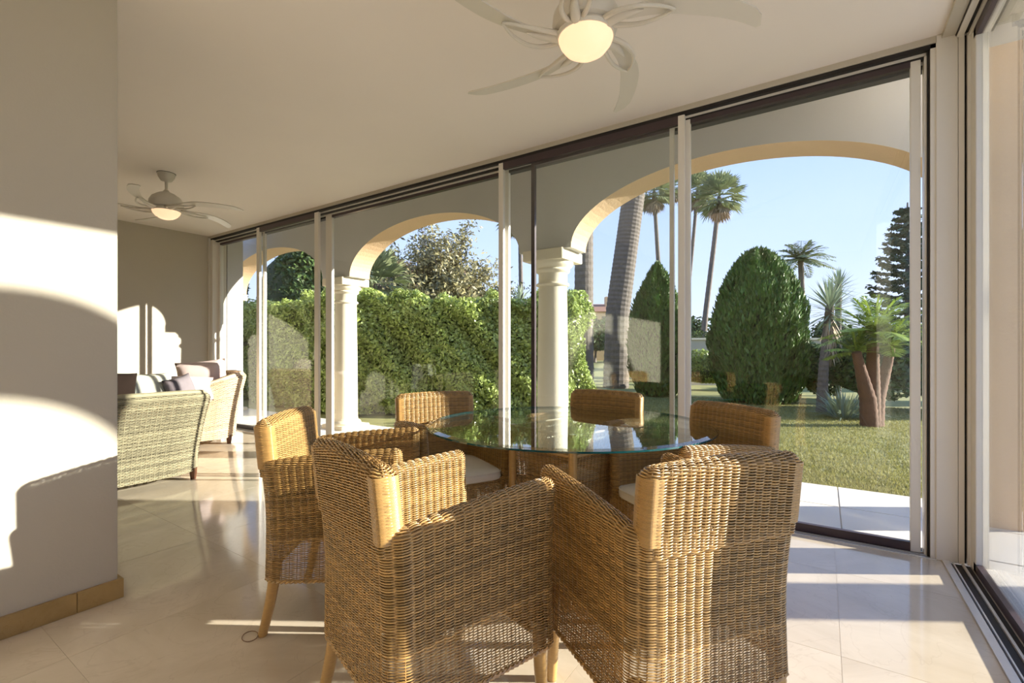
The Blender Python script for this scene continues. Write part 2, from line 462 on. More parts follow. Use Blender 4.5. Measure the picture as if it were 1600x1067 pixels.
# ------------------------------------------------------------------ rattan armchair prototype
W_, WB, LL, ZB, ZA, ZF, RC, ZS = 0.283, 0.258, 0.549, 0.858, 0.690, 0.742, 0.033, 0.222
def chair_deform(P):
    P = P.copy()
    z = P[..., 2]; y = P[..., 1]
    rear = np.clip((0.10 - y) / 0.36, 0, 1); rear = rear * rear * (3 - 2 * rear)
    t = np.clip((z - 0.45) / 0.41, 0, 1.2)
    P[..., 1] = y - rear * (RC + 0.012) * t ** 1.3 + rear * 0.012 * (z > 0.45) * t
    k = np.clip((z - ZS) / (ZA - ZS), 0, 1)
    P[..., 0] *= 1 - 0.045 * np.sin(PI * np.clip(k * 0.95 + 0.02, 0, 1)) ** 1.0 - 0.02 * (1 - k)
    return P
def make_chair(label):
    t = empty('rattan_armchair', (0, 0, 0), 0, label, 'chair', 'rattan dining armchairs around the glass table')
    yr, yf, h = -LL / 2, LL / 2 - 0.026, 0.026
    def ztop(u, cf):
        x, y, nx, ny = cf(np.clip(u, 0, 1))
        f = np.clip((y - yr) / (yf - yr), 0, 1)
        return ZA + (ZF - ZA) * (f ** 0.8) + 0.006 * np.sin(PI * f)
    wv = Weave()
    fn, Lt, A, cf = shell_fn(W_, yr, yf, 0.045, h, ZS, 0.40, ztop, chair_deform)
    wv.surface(fn, int(Lt / 0.029), int(A / 0.0037), loose=.185)
    # rounded front ends of both arms
    zt1 = float(ztop(np.array([0.0]), cf)[0])
    for sx in (-1, 1):
        cx = sx * (W_ - h)
        Av = (zt1 - h - ZS) + PI / 2 * h
        def cap(u, v, cx=cx, sx=sx):
            th = (PI * u) if sx < 0 else (PI * u)
            q = v * Av
            a1 = zt1 - h - ZS
            r = np.where(q > a1, h * np.cos(np.clip((q - a1) / h, 0, PI / 2)), h)
            z = np.where(q > a1, zt1 - h + h * np.sin(np.clip((q - a1) / h, 0, PI / 2)), ZS + q)
            return chair_deform(np.stack([cx + r * np.cos(th), yf + r * np.sin(th), z], axis=-1))
        wv.surface(cap, 3, int(Av / 0.0037), stakes=False)
    link('woven_shell', wv.mesh('woven_shell'), M['rattan'], t, 'stuff')
    # front panel below the seat
    wp = Weave()
    def pan(u, v):
        x = (u * 2 - 1) * (W_ - 0.05)
        return chair_deform(np.stack([x, np.full_like(x, yf + 0.012), ZS + v * 0.20], axis=-1))
    wp.surface(pan, 17, 55)
    link('front_panel', wp.mesh('front_panel'), M['rattan'], t, 'stuff')
    # raised back: closed loop of strands, rounded over the top
    wb = Weave()
    hb = 0.030; cy = yr + h; rad = 0.024; z0 = 0.635; z1 = ZB
    ring = []
    for (sx, sy, a0) in ((1, 1, 0), (-1, 1, 90), (-1, -1, 180), (1, -1, 270)):
        for k in range(7):
            a = R(a0 + 15 * k)
            ring.append((sx * (WB - rad) + rad * math.cos(a), sy * (hb - rad) + rad * math.sin(a)))
    ring = np.array(ring)[::-1]
    dr = np.linalg.norm(np.roll(ring, -1, axis=0) - ring, axis=1)
    cum = np.concatenate([[0], np.cumsum(dr)]); Lr = cum[-1]
    rx = np.append(ring[:, 0], ring[0, 0]); ry = np.append(ring[:, 1], ring[0, 1])
    Av = (z1 - hb - z0) + PI / 2 * hb
    def slab(u, v):
        q = v * Av; a1 = z1 - hb - z0
        tt = (u % 1.0) * Lr
        x = np.interp(tt, cum, rx); y = np.interp(tt, cum, ry)
        th = np.clip((q - a1) / hb, 0, PI / 2 * 0.98)
        c = np.cos(th)
        x = x * (WB - hb * (1 - c)) / WB; y = y * c
        crown = 0.010 * (1 - (x / WB) ** 2)
        z = np.where(q > a1, z1 - hb + hb * np.sin(th), z0 + q) + crown * np.clip(q / Av, 0, 1)
        return chair_deform(np.stack([x, cy + y, z], axis=-1))
    wb.surface(slab, 2 * int(Lr / 0.029 / 2), int(Av / 0.0037), closed=True)
    link('backrest', wb.mesh('backrest'), M['rattan'], t, 'stuff')
    # smooth wound cane down both side edges of the back
    for sx in (-1, 1):
        we = Weave()
        nr, ns = 62, 15
        a_ = np.linspace(-1, 1, ns)[None, :].repeat(nr, 0)
        zz = (0.668 + np.arange(nr) * 0.00275)[:, None].repeat(ns, 1)
        s_ = np.abs(a_)
        yy = np.sign(a_) * np.where(s_ < .45, np.sin(s_ / .45 * PI / 2), 1.0) * (hb + .003)
        xx = np.where(s_ < .45, np.cos(s_ / .45 * PI / 2) * .012, -(s_ - .45) / .55 * .030)
        P = chair_deform(np.stack([sx * (WB - .008 + xx), cy + yy, zz], axis=-1))
        Tz = np.zeros_like(P); Tz[..., 2] = 1
        Tu = np.gradient(P, axis=1); Nn = np.cross(Tu, Tz); Nn /= np.linalg.norm(Nn, axis=-1, keepdims=True) + 1e-12
        we.tubes(P, Nn, Tz, .0014, .0016, False)
        link('wound_edge', we.mesh('wound_edge'), M['wrap'], t, 'stuff')
    # dark liner sheet, not a frame, between the faces of back and arms
    ln = MB()
    us = np.linspace(0.0, 1, 30)
    x, y, nx, ny = cf(us); zt = ztop(us, cf)
    vv = []; ff = []
    for i in range(30):
        for q in (0.43, 1.0):
            zz = 0.43 if q < 0.9 else zt[i] - h * 0.9
            p = chair_deform(np.array([x[i], y[i], zz])); vv.append(p)
    for i in range(29): ff.append((2 * i, 2 * i + 2, 2 * i + 3, 2 * i + 1))
    ln.add(vv, ff)
    q = [chair_deform(np.array([a, cy, b])) for a, b in ((-WB + .03, .62), (WB - .03, .62), (WB - .03, ZB - .02), (-WB + .03, ZB - .02))]
    ln.add(q, [(0, 1, 2, 3)])
    ln.build('frame', M['rattandk'], t, fixn=False)
    # braided hem
    hm = MB()
    us = np.linspace(0, 1, 60); x, y, nx, ny = cf(us)
    loop = [(x[i] + nx[i] * h, y[i] + ny[i] * h) for i in range(60)] + [(W_ - .02, yf + h), (-W_ + .02, yf + h)]
    LP = np.array(loop + [loop[0]]); dd = np.concatenate([[0], np.cumsum(np.linalg.norm(np.diff(LP, axis=0), axis=1))])
    for ph in (0, PI):
        pts = []
        for k in range(240):
            s_ = dd[-1] * k / 240
            a = 2 * PI * s_ / 0.036 + ph
            px_ = np.interp(s_, dd, LP[:, 0]); py_ = np.interp(s_, dd, LP[:, 1])
            p = chair_deform(np.array([px_ * (1 + 0.012 * math.cos(a)), py_ * (1 + 0.012 * math.cos(a)), ZS + 0.004 + 0.005 * math.sin(a)]))
            pts.append(p)
        hm.tube(pts, 0.0045, 5, closed=True)
    hm.build('braided_hem', M['rattan'], t, True)
    # seat with cushion
    sb = MB(); sb.box(-W_ + .045, W_ - .045, yr + .05, yf + .005, 0.385, 0.40)
    sb.build('seat', M['rattandk'], t)
    cb = MB()
    hwc, y0c, y1c = W_ - .056, yr + .058, yf + 0.035
    vv = []; ff = []; n = 28
    for (zz, sc) in ((0.402, .93), (0.410, .985), (0.428, 1.0), (0.446, .985), (0.458, .93), (0.462, .6), (0.463, .2)):
        for k in range(n):
            a = 2 * PI * k / n
            ca, sa = math.cos(a), math.sin(a)
            ee = 0.28
            xx = math.copysign(abs(ca) ** ee, ca); yy = math.copysign(abs(sa) ** ee, sa)
            vv.append((xx * hwc * sc, (y0c + y1c) / 2 + yy * (y1c - y0c) / 2 * sc, zz))
    for i in range(6):
        for k in range(n):
            ff.append((i * n + k, i * n + (k + 1) % n, (i + 1) * n + (k + 1) % n, (i + 1) * n + k))
    ff.append(tuple(range(n))[::-1]); ff.append(tuple(6 * n + k for k in range(n)))
    cb.add(vv, ff)
    cu = cb.build('seat_cushion', M['cushion'], t, True)
    pp = MB(); pts = []
    for k in range(48):
        a = 2 * PI * k / 48; ca, sa = math.cos(a), math.sin(a)
        xx = math.copysign(abs(ca) ** .28, ca); yy = math.copysign(abs(sa) ** .28, sa)
        pts.append((xx * hwc * .985, (y0c + y1c) / 2 + yy * (y1c - y0c) / 2 * .985, 0.449))
    pp.tube(pts, 0.004, 6, closed=True)
    pp.build('piping', M['cushion'], cu, True)
    # wrapped legs
    for sx in (-1, 1):
        for fy in (-1, 1):
            lg = MB(); pts = []; rr = []
            n = 46
            xt, yt = sx * (W_ - .042), (yf - .012 if fy > 0 else yr + .045)
            for k in range(n + 1):
                f = k / n
                z = 0.30 * (1 - f)
                sp_ = (f ** 1.6) * (0.012 if fy > 0 else 0.05)
                pts.append((xt + sx * 0.006 * f, yt + fy * sp_, z))
                rr.append((0.0235 - 0.006 * f) * (1.0 if k % 2 else 1.045))
            lg.tube(pts, rr, 12)
            lg.build('leg', M['wrap'], t, True, fixn=False)
    # underframe stretcher ring that carries the skirt
    rg = MB()
    rg.tube([(-W_ + .03, yf, ZS + .012), (W_ - .03, yf, ZS + .012)], 0.008, 6)
    rg.build('stretcher', M['wrap'], t, True)
    return t

chairs = [
    (-1.049, 1.129, -0.307, 'near rattan armchair with lit inner arm, left of the two chairs nearest the camera'),
    (-0.445, 1.500, 0.955, 'near rattan armchair with its sun-striped back turned to the camera'),
    (-1.802, 1.384, -0.927, 'rattan armchair at far left with sunlit backrest and one full leg showing'),
    (-1.867, 2.151, -2.06, 'rattan armchair behind the left rim of the glass table, against the hedge'),
    (-1.244, 2.722, 3.077, 'rattan armchair behind the table, in front of the wide glass pane beside the column'),
    (-0.548, 2.382, 2.539, 'rattan armchair at the right rim of the glass table, with bright edge'),
]
# ------------------------------------------------------------------ the room
XR, YW, XL, ZC = 0.535, 3.422, -7.80, 2.86
XP, YP, YB = -2.72, 0.805, -3.2
floor = MB().box(XL - .1, XR + .02, YB - .1, YW + .0, -0.12, -0.0015).build('floor', M['grout'])
tag(floor, 'polished cream marble floor of the sun room', 'floor', kind='structure')
tme = {}
def tile_mesh(sx, sy):
    k = (round(sx, 3), round(sy, 3))
    if k not in tme:
        me = MB().box(0, sx, 0, sy, -0.02, 0.0).build('tile', M['tile'], None, bevel=0.0004)
        d = me.data; bpy.data.objects.remove(me); tme[k] = d
    return tme[k]
T = 0.80; gx0 = 0.055; gy0 = 1.346
xs = [XL] + [gx0 + T * k for k in range(-9, 1)] + [XR]
ys = [YB] + [gy0 + T * k for k in range(-5, 3)] + [YW - .018]
for i in range(len(xs) - 1):
    for j in range(len(ys) - 1):
        sx, sy = xs[i + 1] - xs[i] - .0009, ys[j + 1] - ys[j] - .0009
        if sx < .03 or sy < .03: continue
        o = bpy.data.objects.new('tile', tile_mesh(sx, sy)); C.objects.link(o)
        o.location = (xs[i], ys[j], 0); o.parent = floor
ce = MB().box(XL - .2, XR + .5, YB - .2, YW + .3, ZC, ZC + .64).build('ceiling', M['ceil'])
tag(ce, 'plain off-white ceiling over the sun room', 'ceiling', kind='structure')
tag(MB().box(XL - .2, XL, YB - .2, YW + .25, 0, ZC).build('wall_end', M['wall']), 'white end wall behind the woven sofa', 'wall', kind='structure')
tag(MB().box(XL - .2, XR + .3, YB - .2, YB, 0, ZC).build('wall_back', M['wall']), 'white back wall of the room', 'wall', kind='structure')
tag(MB().box(XP - .35, XP, YB, YP, 0, ZC).build('wall_left', M['wall'], bevel=.004), 'white wall end at left with curved patches of sunlight', 'wall', kind='structure')
bb = empty('baseboard_left', (0, 0, 0)); tag(bb, 'honey marble skirting at the foot of the left wall', 'baseboard', kind='structure')
yy = YP + .018
k = 0
while yy > YB:
    y2 = max(YB, yy - (0.165 if k == 0 else 0.62))
    MB().box(XP - .02, XP + .016, y2 + .002, yy, 0, .088).build('tile', M['skirt'], bb, bevel=.0015)
    yy = y2; k += 1
MB().box(XP - .35, XP - .021, YP - .02, YP + .018, 0, .088).build('tile', M['skirt'], bb, bevel=.0015)
# header over the sliding doors
tag(MB().box(XL, XR + .0, YW - .004, YW + .20, 2.824, ZC).build('trim_1', M['wall']), 'flush plaster header above the long row of sliding doors', 'trim', kind='structure')
# corner post between the two glass walls
cp = empty('trim_2', (0, 0, 0)); tag(cp, 'white corner post between the two glass walls', 'trim', kind='structure')
MB().box(0.512, .600, YW - .006, YW + .14, 0, ZC).build('post', M['alu'], cp, bevel=.002)
MB().box(.600, .72, YW + .02, YW + .14, 0, 2.83).build('groove', M['black'], cp)
MB().box(.602, .626, YW - .005, YW + .03, 0, 2.83).build('rib', M['alu'], cp, bevel=.001)
MB().box(.637, .657, YW - .005, YW + .03, 0, 2.83).build('rib', M['alu'], cp, bevel=.001)
MB().box(.667, .72, YW - .005, YW + .03, 0, 2.83).build('rib', M['alu'], cp, bevel=.001)

# stepped head rail and floor track of the long wall
hd = empty('trim_3', (0, 0, 0)); tag(hd, 'black three-channel head rail of the long sliding doors', 'trim', kind='structure')
def hbar(name, m, y0, y1, z0, z1): MB().box(XL, 0.512, y0, y1, z0, z1).build(name, m, hd)
hbar('channel', M['black'], YW + .004, YW + .036, 2.800, 2.824)
hbar('fin', M['alu'], YW + .036, YW + .044, 2.786, 2.824)
hbar('channel', M['black'], YW + .044, YW + .080, 2.775, 2.824)
hbar('fin', M['alu'], YW + .080, YW + .088, 2.757, 2.824)
hbar('channel', M['black'], YW + .088, YW + .150, 2.735, 2.824)
tr = empty('trim_4', (0, 0, 0)); tag(tr, 'aluminium floor track under the long sliding doors', 'trim', kind='structure')
def tbar(name, m, y0, y1, z1): MB().box(XL, 0.512, y0, y1, -0.05, z1).build(name, m, tr)
tbar('fin', M['silver'], YW - .016, YW, .004)
tbar('channel', M['black'], YW, YW + .022, -.004)
tbar('fin', M['silver'], YW + .022, YW + .030, .006)
tbar('channel', M['black'], YW + .030, YW + .064, -.004)
tbar('fin', M['silver'], YW + .064, YW + .072, .006)
tbar('channel', M['black'], YW + .072, YW + .16, -.002)

def door(n, x0, x1, lay, label, ml, mr, wl, wr, top):
    """sliding glass door leaf in the long wall; lay = 0 inner, 1 middle, 2 outer track"""
    yc = YW + .020 + .040 * lay
    d = empty('door_%d' % n, (0, yc, 0)); tag(d, label, 'door', kind='structure')
    y0, y1 = -.016, .016
    zt = [2.80, 2.775, 2.757][lay]
    MB().box(x0, x0 + wl, y0, y1, .004, zt).build('stile', M[ml], d, bevel=.002)
    MB().box(x1 - wr, x1, y0, y1, .004, zt).build('stile', M[mr], d, bevel=.002)
    MB().box(x0 + wl, x1 - wr, y0, y1, zt - top, zt).build('rail', M['aludark'], d)
    MB().box(x0 + wl, x1 - wr, y0, y1, .004, .055).build('rail', M['aludark'], d)
    MB().box(x0 + wl - .005, x1 - wr + .005, -.003, .003, .05, zt - top + .005).build('glass', M['glass'], d)
    return d
door(1, -7.70, -6.40, 2, 'far left sliding glass door by the end wall', 'alu', 'alu', .05, .05, .03)
door(2, -6.46, -5.065, 0, 'second sliding glass door from the end wall, dark rail on top', 'alu', 'alu', .075, .08, .06)
door(3, -5.035, -2.36, 2, 'wide sliding glass door looking onto the hedge', 'alu', 'alu', .12, .05, .03)
door(4, -2.415, -0.815, 0, 'sliding glass door in front of the stone column, dark rail on top', 'alu', 'alu', .05, .045, .06)
door(5, -0.86, 0.455, 1, 'wide sliding glass door looking onto the lawn', 'alu', 'alu', .075, .045, .03)
d6 = door(6, -2.10, -0.9, 1, 'sliding glass door leaf standing behind the fourth one', 'aludark', 'alu', .035, .03, .05)
# narrow pull stile and handle details
st = empty('trim_5', (0, 0, 0)); tag(st, 'white fixed frame stile at the right end of the long glass wall', 'trim', kind='structure')
MB().box(.468, .478, YW + .03, YW + .10, 0, 2.78).build('stile', M['alu'], st)
MB().box(.478, .490, YW + .02, YW + .10, 0, 2.80).build('groove', M['black'], st)
MB().box(.490, .512, YW + .004, YW + .14, 0, 2.82).build('stile', M['alu'], st)
fl = empty('trim_6', (0, 0, 0)); tag(fl, 'white frame stiles where the long glass wall meets the end wall', 'trim', kind='structure')
MB().box(XL, -7.765, YW - .02, YW + .16, 0, 2.83).build('stile', M['alu'], fl, bevel=.002)
MB().box(-7.765, -7.755, YW + .01, YW + .16, 0, 2.8).build('groove', M['black'], fl)
MB().box(-7.755, -7.70, YW + .0, YW + .16, 0, 2.8).build('stile', M['alu'], fl, bevel=.002)

# right wall: sliding doors along X = XR
rt_ = empty('trim_7', (0, 0, 0)); tag(rt_, 'aluminium floor track of the right sliding doors', 'trim', kind='structure')
def rbar(name, m, x0, x1, z0, z1, par, y1=YW - .006): return MB().box(x0, x1, YB, y1, z0, z1).build(name, m, par)
rbar('fin', M['silver'], XR, XR + .030, -.05, .008, rt_)
rbar('channel', M['aludark'], XR + .030, XR + .040, -.05, -.004, rt_)
rbar('fin', M['silver'], XR + .040, XR + .046, -.05, .006, rt_)
rbar('channel', M['black'], XR + .046, XR + .078, -.05, -.004, rt_)
rbar('fin', M['silver'], XR + .078, XR + .088, -.05, .006, rt_)
rbar('channel', M['black'], XR + .088, XR + .112, -.05, -.004, rt_)
rbar('fin', M['silver'], XR + .112, XR + .118, -.05, .006, rt_)
rbar('channel', M['black'], XR + .118, XR + .17, -.05, -.002, rt_)
rh = empty('trim_8', (0, 0, 0)); tag(rh, 'black channelled head rail of the right sliding doors', 'trim', kind='structure')
for nm_, mm_, xa_, xb_, za_ in (('channel', 'black', .590, .594, 2.826), ('fin', 'alu', .594, .622, 2.818), ('channel', 'black', .622, .640, 2.829), ('fin', 'alu', .640, .656, 2.812),
                          ('channel', 'black', .656, .672, 2.826), ('fin', 'alu', .672, .690, 2.806), ('channel', 'black', .690, .696, 2.815), ('fin', 'alu', .696, .726, 2.804), ('channel', 'black', .726, .735, 2.80)):
    rbar(nm_, M[mm_], xa_, xb_, za_, 2.84, rh)
tag(MB().box(XR, XR + .3, YB, YW + .02, 2.835, ZC).build('trim_9', M['wall']), 'plaster header above the right sliding doors', 'trim', kind='structure')
def rdoor(n, y0, y1, x, label, w0=.06, w1=.06):
    d = empty('door_%d' % n, (x, 0, 0)); tag(d, label, 'door', kind='structure')
    MB().box(-.014, .014, y1 - w1, y1, .006, 2.80).build('stile', M['alu'], d, bevel=.002)
    MB().box(-.014, .014, y0, y0 + w0, .006, 2.80).build('stile', M['alu'], d, bevel=.002)
    MB().box(-.014, .014, y0 + .06, y1 - .06, 2.75, 2.80).build('rail', M['aludark'], d)
    MB().box(-.014, .014, y0 + .06, y1 - .06, .006, .05).build('rail', M['aludark'], d)
    MB().box(-.003, .003, y0 + .055, y1 - .055, .045, 2.755).build('glass', M['glass'], d)
rdoor(7, 1.96, 3.405, XR + .126, 'right sliding glass door beside the corner post', .16, .10)
rdoor(8, -0.60, 2.00, XR + .094, 'right sliding glass door beside the camera', .06, .15)
tag(MB().box(XR + .02, XR + .3, YB, -.5, 0, 2.835).build('wall_right', M['wall']), 'white wall to the right of and behind the camera', 'wall', kind='structure')

# ------------------------------------------------------------------ arcade outside
YA0, YA1 = 4.25, 4.60
COLX = [-9.33, -5.87, -2.41]
def arcade(name, x0, x1, arches, ztop, label, YA0=YA0, YA1=YA1):
    """wall with arched openings: arches = (mid, half span, spring, apex)"""
    b = MB()
    n = 40
    cur = x0
    for (mid, hs, sp_, ap) in arches:
        # pier part left of the arch
        a = mid - hs
        for yq in (0,): pass
        b.box(cur, a, YA0, YA1, sp_, ztop(cur) if callable(ztop) else ztop)
        pts = []
        for k in range(n + 1):
            th = PI - PI * k / n
            pts.append((mid + hs * math.cos(th), sp_ + (ap - sp_) * math.sin(th)))
        v = []; f = []
        for (x, z) in pts:
            zt = ztop(x) if callable(ztop) else ztop
            v += [(x, YA0, z), (x, YA0, zt), (x, YA1, z), (x, YA1, zt)]
        f2 = []
        for k in range(n):
            i, j = 4 * k, 4 * k + 4
            f += [(i, j, j + 1, i + 1), (i + 2, i + 3, j + 3, j + 2), (i + 1, j + 1, j + 3, i + 3)]
            f2.append((i, i + 2, j + 2, j))
        b.add(v, f); b.add(v, f2, 1)
        cur = mid + hs
    b.box(cur, x1, YA0, YA1, arches[-1][2], ztop(x1) if callable(ztop) else ztop)
    o = b.build(name, [M['archwhite'], M['stucco']], None)
    return tag(o, label, 'arcade', kind='structure')
arcade('wall_arcade', -12.4, 1.06, [(-11.06, 1.42, 2.17, 2.80), (-7.60, 1.42, 2.17, 2.80), (-4.14, 1.42, 2.17, 2.80), (-0.69, 1.42, 2.17, 2.80)], 3.6,
       'cream stucco arcade wall with round arches outside the glass')
def shadow_arch_top(x): return 2.10 + 1.06 * math.sqrt(max(0, 1 - ((x - 4.85) / 2.05) ** 2)) + .46  # added unseen arch, curved to cast bands of shade on the left wall
arcade('wall_shadow_arch', 2.75, 6.95, [(4.85, 2.05, 2.10, 3.16)], shadow_arch_top,
       'unseen free-standing arch added right of the terrace to band the light on the left wall', 4.36, 4.48)
tag(MB().box(.74, 1.06, YA0 - .004, YA1 + .004, -.1, 3.6).build('wall_pier', M['stucco'], bevel=.01), 'square cream pier at the right end of the arcade', 'pier', kind='structure')
tag(MB().box(XL - .3, 1.0, YW + .17, YA0 + .1, 3.36, 3.5).build('ceiling_terrace', M['wall']), 'white soffit over the terrace', 'ceiling', kind='structure')
tag(MB().box(XL - 4, XL, YW + .26, YW + .5, 0, 3.1).build('wall_outside', M['archwhite']), 'outside wall beyond the far left door', 'wall', kind='structure')
def column(x, y=4.425, label='', zt=2.17):
    t = empty('stone_column', (x, y, 0), 0, label, 'column', 'stone columns of the arcade')
    t['kind'] = 'structure'
    MB().box(-.24, .24, -.24, .24, -.06, .05).build('plinth', M['stone'], t, bevel=.01)
    pr = [(.205, .05), (.215, .07), (.205, .095), (.178, .11), (.168, .14)]
    for k in range(9):
        f = k / 8
        pr.append((.168 - .018 * f ** 1.5, .14 + f * (zt - .50)))
    MB().lathe(pr, 40).build('shaft', M['stone'], t, True)
    z = zt - .36
    MB().lathe([(.150, z), (.170, z + .004), (.178, z + .018), (.170, z + .032), (.152, z + .036), (.152, z + .13), (.156, z + .14), (.176, z + .15),
                (.184, z + .168), (.176, z + .186), (.180, z + .19), (.205, z + .21), (.218, z + .235), (.221, z + .255)], 40).build('capital', M['stone'], t, True)
    MB().box(-.235, .235, -.235, .235, zt - .106, zt + .002).build('abacus', M['stone'], t, bevel=.006)
    return t
column(COLX[0], label='stone column at the far left end of the arcade')
column(COLX[1], label='peach-lit stone column left of the hedge window')
column(COLX[2], label='stone column seen through the middle pane beside the palm trunk')
column(2.95, label='stone column of the added unseen arch, its end nearer the house', zt=2.10)  # support of the added arch, unseen; also throws a shade band on the floor
column(6.78, label='stone column of the added unseen arch, its end farther from the house', zt=2.10)  # other support of the added arch, out of view

# terrace paving: slabs as pieces
pv = MB().box(-12, 7.5, YW + .16, 4.72, -0.2, -0.014).build('terrace', M['grout']); tag(pv, 'pale paved terrace outside the sliding doors', 'terrace', kind='structure')
pm = None
for i in range(-17, 11):
    for j in range(2):
        x0 = i * .6 + .1; y0 = YW + .165 + j * .6
        if x0 > 6.6: continue
        if pm is None:
            o = MB().box(0, .594, 0, .594, -.03, 0).build('paving_stone', M['paving'], pv, bevel=.003); pm = o.data
        else:
            o = bpy.data.objects.new('paving_stone', pm); C.objects.link(o); o.parent = pv
        o.location = (x0, y0, 0 - .004)
pv2 = MB().box(XR + .17, 7.5, -4.0, YW + .155, -.2, -.006).build('terrace', M['paving']); tag(pv2, 'paved terrace strip outside the right sliding doors', 'terrace', kind='structure')
gr = MB().box(-70, 70, 4.72, 90, -.5, -.05).build('ground', M['soil']); tag(gr, 'sunlit lawn ground stretching beyond the terrace', 'ground', kind='structure')
g2 = MB().box(7.5, 70, -60, 4.72, -.5, -.05).build('ground', M['soil']); tag(g2, 'garden ground on the right side of the house', 'ground', kind='structure')

# ------------------------------------------------------------------ glass table
TC = (-1.163, 2.312)
tb = empty('dining_table', (TC[0], TC[1], 0), R(YAW), 'round glass-topped dining table on a woven rattan pedestal', 'table')
def ring(r1, r2, n=96): return [(r1 * math.cos(2 * PI * k / n), r2 * math.sin(2 * PI * k / n)) for k in range(n)]
g = MB()
n = 96
levels = [(.988, .735), (1.0, .738), (1.0, .7455), (.966, .752)]
v = []; f = []; mi = []
for sc, z in levels: v += [(x * sc, y * sc, z) for x, y in ring(.762, .722, n)]
for i in range(3):
    for k in range(n): f.append((i * n + k, i * n + (k + 1) % n, (i + 1) * n + (k + 1) % n, (i + 1) * n + k)); mi.append(1 if i < 2 else 0)
f.append(tuple(range(n))[::-1]); mi.append(0)
f.append(tuple(3 * n + k for k in range(n))); mi.append(0)
g.v = v; g.f = f; g.mi = mi; g.n = len(v)
gt = g.build('glass_top', [M['tableglass'], M['tableedge']], tb)
ba = math.atan2(0 - TC[1], 0 - TC[0]) - R(YAW) + R(4)      # one corner of the base faces the camera
hd_ = .305
cs = [(hd_ * math.cos(ba + k * PI / 2), hd_ * math.sin(ba + k * PI / 2)) for k in range(4)]
for (x, y) in cs:
    pts = [(x, y, .02 + .716 * q / 36) for q in range(37)]
    MB().tube(pts, [.021 * (1.0 if q % 2 else 1.04) for q in range(37)], 12).build('post', M['wrap'], tb, True, fixn=False)
for k in range(4):
    (x0, y0), (x1, y1) = cs[k], cs[(k + 1) % 4]
    d_ = np.array([x1 - x0, y1 - y0]); Ls = np.linalg.norm(d_); d_ /= Ls
    nrm = np.array([d_[1], -d_[0]])
    wv = Weave()
    def pn(u, v, x0=x0, y0=y0, d_=d_, nrm=nrm, Ls=Ls):
        s_ = .018 + u * (Ls - .036)
        bow = -.02 * np.sin(PI * np.clip(u, 0, 1)) - .02 * np.sin(PI * np.clip(v, 0, 1))
        return np.stack([x0 + d_[0] * s_ + nrm[0] * bow, y0 + d_[1] * s_ + nrm[1] * bow, .05 + v * .575], axis=-1)
    wv.surface(pn, 13, 118, rt=.0021, srad=.003)
    link('woven_panel', wv.mesh('woven_panel'), M['rattan'], tb, 'stuff')
    lt = MB()
    for q in range(15):
        for sg in (-1, 1):
            a = .02 + (Ls - .04) * q / 14; b_ = a + sg * .055
            b_ = min(max(b_, .02), Ls - .02)
            p0 = (x0 + d_[0] * a, y0 + d_[1] * a, .628); p1 = (x0 + d_[0] * b_ , y0 + d_[1] * b_, .722)
            lt.tube([p0, p1], .0028, 5)
    lt.build('lattice_band', M['rattan'], tb, True, kind='stuff')
    for z in (.03, .626, .726): MB().tube([(x0, y0, z), (x1, y1, z)], .009, 8).build('rail', M['wrap'], tb, True)
for (x, y) in cs: MB().lathe([(.014, .732), (.016, .735), (.014, .738)], 12, (x, y)).build('glass_pad', M['cushion'], tb)

proto = make_chair(chairs[0][3])
for i, (x, y, a, lab) in enumerate(chairs):
    o = proto if i == 0 else copy_tree(proto)
    o.location = (x, y, 0); o.rotation_euler = (0, 0, a); o['label'] = lab
# loose wire ring by the leg of the left chair
pts = [(-1.905 + .036 * math.cos(a), .985 + .026 * math.sin(a), .005 + .004 * math.sin(a)) for a in [2 * PI * k / 24 for k in range(24)]]
tag(MB().tube(pts, .0016, 6, closed=True).build('wire_loop', M['wire'], None, True), 'thin loose cane loop on the floor at the foot of the left chair', 'wire')

